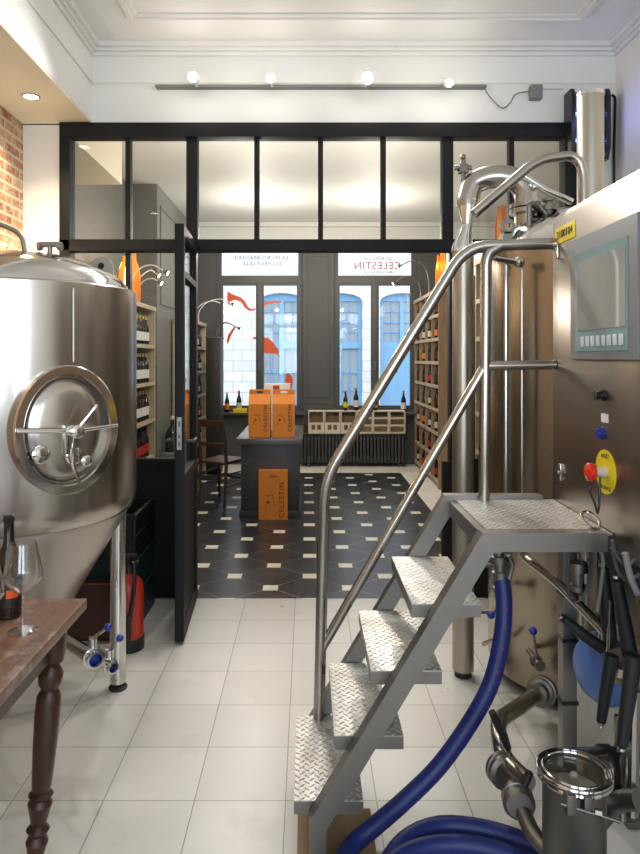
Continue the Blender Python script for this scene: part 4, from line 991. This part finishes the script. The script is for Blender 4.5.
# swan neck lamps
def swan(base, pts, lab, r_=.006):
    o = thing('swan_neck_lamp', base, lab, 'lamp', 'thin swan neck lamps')
    P_ = smooth([Vector(base)]+[Vector(p) for p in pts], 6); M().tube(P_, r_, 8).build('arm', 'white_card' if r_ < .007 else 'frame_steel', o)
    e_ = P_[-1]; d_ = (P_[-1]-P_[-4]).normalized(); M().stack(e_-d_*.01, d_, [(0,.010),(.02,.022),(.045,.026)], 14).build('lamp_head', 'frame_steel', o)
    M().stack(e_+d_*.036, d_, [(0,.020),(.002,.020)], 14).build('bulb', 'led_white', o)
Y = 6.3
for (bx_, by_, arc, lab) in ((146,300,[(147,285),(152,275),(161,269),(167,272)],'nearer thin swan neck lamp on the left shelf'),(152,301,[(153,286),(158,279),(166,277),(172,280)],'second thin swan neck lamp on the left shelf'),(134,290,[(138,270),(146,259),(158,256),(170,262)],'tallest thin swan neck lamp on the left shelf')):
    b0 = Vector((-1.64, 6.3+ (bx_-146)*.02, 2.04)); Yb = b0.y
    kx = b0.x-XX(bx_,Yb); kz = b0.z-ZZ(by_,Yb)
    swan(tuple(b0), [(XX(x,Yb)+kx, Yb, ZZ(y,Yb)+kz) for x, y in arc], lab)
for by_, arc, lab, xb in ((8.4,[(.0,.10),(.08,.20),(.22,.25),(.34,.22)],'thin swan neck lamp on the shelf behind the chair',-1.43),(8.7,[(.01,.14),(.12,.26),(.3,.30),(.44,.24)],'longer thin swan neck lamp on the shelf behind the chair',-1.43)):
    swan((xb,by_,1.976), [(xb+u_,by_,1.976+v_) for u_, v_ in arc], lab)
for by_, arc, lab in ((8.9,[(0,.12),(-.06,.24),(-.2,.30),(-.34,.22)],'steel swan neck lamp at the far end of the tall rack'),(8.3,[(0,.16),(-.05,.34),(-.2,.42),(-.36,.36)],'taller steel swan neck lamp on the tall rack')):
    swan((1.53,by_,2.301), [(1.53+u_,by_,2.301+v_) for u_, v_ in arc], lab, .008)
# tall dark cabinet with a lamp
x0, x1 = XX(206,8.45), XX(220,8.45)
tc = thing('tall_cabinet', ((x0+x1)/2,8.6,0), 'tall narrow dark grey cabinet between the shelf and the left window', 'cabinet')
M().box(x0,x1,8.45,8.8,.05,ZZ(338,8.45),.004).build('body', 'dark_brown_paint', tc); M().box(x0+.01,x1-.01,8.47,8.78,0,.05).build('plinth', 'black_metal', tc); M().box(x0-.008,x1+.008,8.44,8.81,ZZ(338,8.45),ZZ(338,8.45)+.015,.002).build('top_board', 'desk_top_paint', tc)
zc = ZZ(338,8.45)+.016
swan((x0+.1,8.6,zc), [(x0+.14,8.6,zc+.12),(x0+.24,8.6,zc+.19),(x0+.40,8.6,zc+.12)], 'steel swan neck lamp on top of the tall dark cabinet', .010)
# demijohn on a low cabinet
M_ = M().box(-1.62,-1.44,7.3,7.75,0,.44,.004); tag(M_.build('low_cabinet', 'pale_grey_paint'), 'low grey cabinet against the chimney breast behind the door glass', 'cabinet')
dj = thing('demijohn', (-1.53,7.5,.4405), 'dark glass demijohn on the low grey cabinet behind the door', 'bottle')
M().stack((-1.53,7.5,.4405), (0,0,1), [(0,.06),(.01,.08),(.16,.085),(.22,.07),(.27,.035),(.30,.022),(.36,.022)], 24).build('glass_body', 'bottle_green', dj); M().stack((-1.53,7.5,.80), (0,0,1), [(0,.026),(.02,.028),(.04,.02)], 16).build('stopper', 'foam_beige', dj)
# desk
dk = thing('counter_desk', (-.35,6.8,0), 'dark grey counter desk standing on the black tiles', 'desk')
M().box(-.623,-.0755,6.23,7.35,.06,.685,.003).build('body', 'desk_paint', dk); M().box(-.64,-.058,6.215,7.365,0,.06,.003).build('plinth', 'desk_paint', dk); M().box(-.665,-.042,6.18,7.42,.685,.745,.006).build('desk_top', 'desk_top_paint', dk)
def gable_box(x0, x1, y0, d, z0, h, lab, hole='black_plastic', flat=False):
    o = thing('gift_box', ((x0+x1)/2, y0+d/2, z0), lab, 'box', 'orange beer gift boxes')
    m = M(); ym = y0+d/2
    if flat: prof = [(y0,z0),(y0,z0+h),(y0+d,z0+h),(y0+d,z0)]
    else: prof = [(y0,z0),(y0,z0+h*.70),(ym-.012,z0+h*.90),(ym-.012,z0+h),(ym+.012,z0+h),(ym+.012,z0+h*.90),(y0+d,z0+h*.70),(y0+d,z0)]
    m.hull([[Vector((x0,y,z)) for y, z in prof], [Vector((x1,y,z)) for y, z in prof]]); m.build('carton', 'orange_card', o)
    w = x1-x0; xc = (x0+x1)/2; yf = (ym-.014) if not flat else y0-.002; zf = z0+h*.945 if not flat else z0+h*.88
    m = M(); m.hull([[Vector((xc+w*.17*math.cos(2*PI*k/16), yy, zf+h*.028*math.sin(2*PI*k/16))) for k in range(16)] for yy in (yf, yf+.002)]); m.build('handle_hole', hole, o)
    m = M(); RM = Matrix.Translation((x1-w*.20, y0-.002, z0+h*.40)) @ Matrix.Rotation(PI/2,4,'X') @ Matrix.Rotation(PI/2,4,'Z')
    m.text('CÉLESTIN', w*.24, RM, spacing=1.25); m.build('lettering', 'ink_brown', o, smooth=False)
    m = M(); cx_, cz_ = x0+w*.38, z0+h*.36
    m.hull([[Vector((cx_-w*.05+w*.05*math.cos(2*PI*k/10), yy, cz_+w*.05*math.sin(2*PI*k/10))) for k in range(10)] for yy in (y0-.002, y0-.0005)])
    m.tube([(cx_-w*.14,y0-.001,cz_+w*.22),(cx_+w*.1,y0-.001,cz_+w*.25),(cx_+w*.14,y0-.001,cz_+w*.02),(cx_+w*.2,y0-.001,cz_-w*.16)], .0022, 6); m.tube([(cx_-w*.12,y0-.001,cz_-w*.06),(cx_-w*.16,y0-.001,cz_-w*.2)], .0022, 6)
    m.build('emblem', 'ink_brown', o, smooth=False)
gable_box(XX(248.5,6.3), XX(270,6.3), 6.30, .17, .7455, .45, 'left of the two tall orange gift boxes on the desk')
gable_box(XX(272.5,6.3), XX(294.5,6.3), 6.30, .17, .7455, .45, 'right of the two tall orange gift boxes on the desk', hole='white_card')
gable_box(XX(258.5,6.1), XX(287.5,6.1), 6.12, .09, .0, ZZ(471,6.1), 'orange gift box standing on the floor against the desk', flat=True, hole='orange_card_dark')
wb = thing('white_carton', (-.40,6.9,.7455), 'white carton behind the orange boxes on the desk', 'box')
M().box(XX(264,6.9),XX(290,6.9),6.9,7.1,.7455,ZZ(384,6.9),.003).build('carton', 'white_card', wb); M().box(XX(273,6.9),XX(279.5,6.9),6.898,6.9,ZZ(390,6.9),ZZ(385.5,6.9)).build('red_mark', 'red_card', wb)
# chair
ch = thing('wooden_chair', (-.92,6.86,0), 'dark wooden chair beside the grey desk', 'chair')
B1, B2, f_ = Vector((-1.09,6.80,0)), Vector((-.81,6.63,0)), Vector((.14,.30,0))
for b_, nm in ((B1,'a'),(B2,'b')):
    m = M(); m.tube([b_-f_*.12, b_+Vector((0,0,.44)), b_-f_*.10+Vector((0,0,.70)), b_-f_*.25+Vector((0,0,.88))], [.014,.018,.016,.014], 10); m.build('rear_leg', 'chair_wood', ch)
    m = M(); m.tube([b_+f_*1.05, b_+f_+Vector((0,0,.42))], [.012,.018], 10); m.build('front_leg', 'chair_wood', ch)
m = M(); c_ = (B1+B2)/2+f_*.5; m.hull([[Vector((p.x,p.y,z)) for p in (B1-f_*.08, B2-f_*.08, B2+f_*1.12+(B2-B1)*.04, B1+f_*1.12-(B2-B1)*.04)] for z in (.425,.452)]); m.build('seat', 'chair_wood', ch)
for z, hh in ((.80,.07),(.60,.035)):
    k = -.10-(z-.7)*.8; m = M(); a_, b_ = B1+f_*k, B2+f_*k; n_ = f_.normalized()*.014
    m.hull([[p+Vector((0,0,zz)) for p in (a_, b_, b_+n_, a_+n_)] for zz in (z, z+hh)]); m.build('back_rail', 'chair_wood', ch)
for a_, b_, z in ((B1,B1+f_,.2),(B2,B2+f_,.2),(B1,B2,.26),(B1+f_,B2+f_,.24),(B1,B1+f_,.32),(B2,B2+f_,.32)):
    M().cyl(a_+Vector((0,0,z)), b_+Vector((0,0,z)), .009, n=8).build('stretcher', 'chair_wood', ch)

# ================================================================ CAMERA, LIGHT
cam = bpy.data.cameras.new('camera'); co = bpy.data.objects.new('camera', cam); C.objects.link(co); S.camera = co
co.location = (0,0,H); co.rotation_euler = (PI/2,0,0)
cam.sensor_fit = 'HORIZONTAL'; cam.sensor_width = 36; cam.lens = 36*F/640; cam.shift_x = (320-CX)/640; cam.shift_y = -(427-CY)/640; cam.clip_start = .02
def area(name, loc, rot, sx, sy, e, col=(1,1,1), spread=None):
    l = bpy.data.lights.new(name, 'AREA'); l.shape = 'RECTANGLE'; l.size = sx; l.size_y = sy; l.energy = e; l.color = col
    if spread: l.spread = spread
    o = bpy.data.objects.new(name, l); C.objects.link(o); o.location = loc; o.rotation_euler = rot; return o
def point(name, loc, e, col=(1,1,1), r=.03):
    l = bpy.data.lights.new(name, 'POINT'); l.energy = e; l.color = col; l.shadow_soft_size = r
    o = bpy.data.objects.new(name, l); C.objects.link(o); o.location = loc; return o
def spot(name, loc, d, e, ang, col=(1,1,1), r=.03, blend=.6):
    l = bpy.data.lights.new(name, 'SPOT'); l.energy = e; l.color = col; l.shadow_soft_size = r; l.spot_size = ang; l.spot_blend = blend
    o = bpy.data.objects.new(name, l); C.objects.link(o); o.location = loc; o.rotation_euler = Vector(d).to_track_quat('-Z','Y').to_euler(); return o
# daylight through the two windows behind the camera
for x in (-.725, .975): area('daylight_window', (x, YF-.02, 1.85), (PI/2,0,0), 1.2, 2.0, 33, (.74,.87,1.0))
for i, (q, d) in enumerate(spots):
    spot('track_lamp', q, (0.10,-1,-.72), 58, 2.25, (1,.97,.92), .03, .5); point('track_lamp', q, 2.2, (1,.95,.87), .03)
spot('downlight_lamp', (XX(31,3.71), 3.71, 2.95), (0,0,-1), 25, 2.0, (1,.85,.62), .03)
spot('downlight_lamp', (XX(31,3.71), 1.6, 2.95), (0,0,-1), 25, 2.0, (1,.85,.62), .03)
# added warm fill light hidden behind the tank, brightens soffit and brick
point('soffit_fill', (-1.66, 3.85, 2.0), 9, (1,.82,.55), .04)
# back room
for x, y, z in ((-.6,5.6,2.46),(.7,5.6,2.46),(-.6,7.8,2.83),(.8,7.8,2.83)): point('shop_fill', (x, y, z), 34, (1,.92,.80), .025)  # added fill lights for the room, kept unseen behind the transom bar
point('bottle_lamp_glow', (1.56,7.8,2.6), 2, (1,.6,.2), .05); point('bottle_lamp_glow', (-1.62,6.1,2.4), 3, (1,.6,.2), .05); point('insect_glow', (XX(589,4.0),3.95,2.95), 1.2, (.2,.3,1), .05)
w = bpy.data.worlds.new('world'); S.world = w; w.use_nodes = True; bg = w.node_tree.nodes['Background']; bg.inputs[0].default_value = (.86,.92,1,1); bg.inputs[1].default_value = 3.0
S.view_settings.view_transform = 'Standard'; S.view_settings.look = 'None'; S.view_settings.exposure = 0.0; S.view_settings.gamma = 1; S.view_settings.use_curve_mapping = False
S.cycles.use_denoising = True; S.cycles.max_bounces = 8; S.cycles.transparent_max_bounces = 16; S.cycles.sample_clamp_indirect = 6; S.cycles.caustics_reflective = False; S.cycles.caustics_refractive = False
for o in C.objects:
    if '_o' in o: del o['_o']
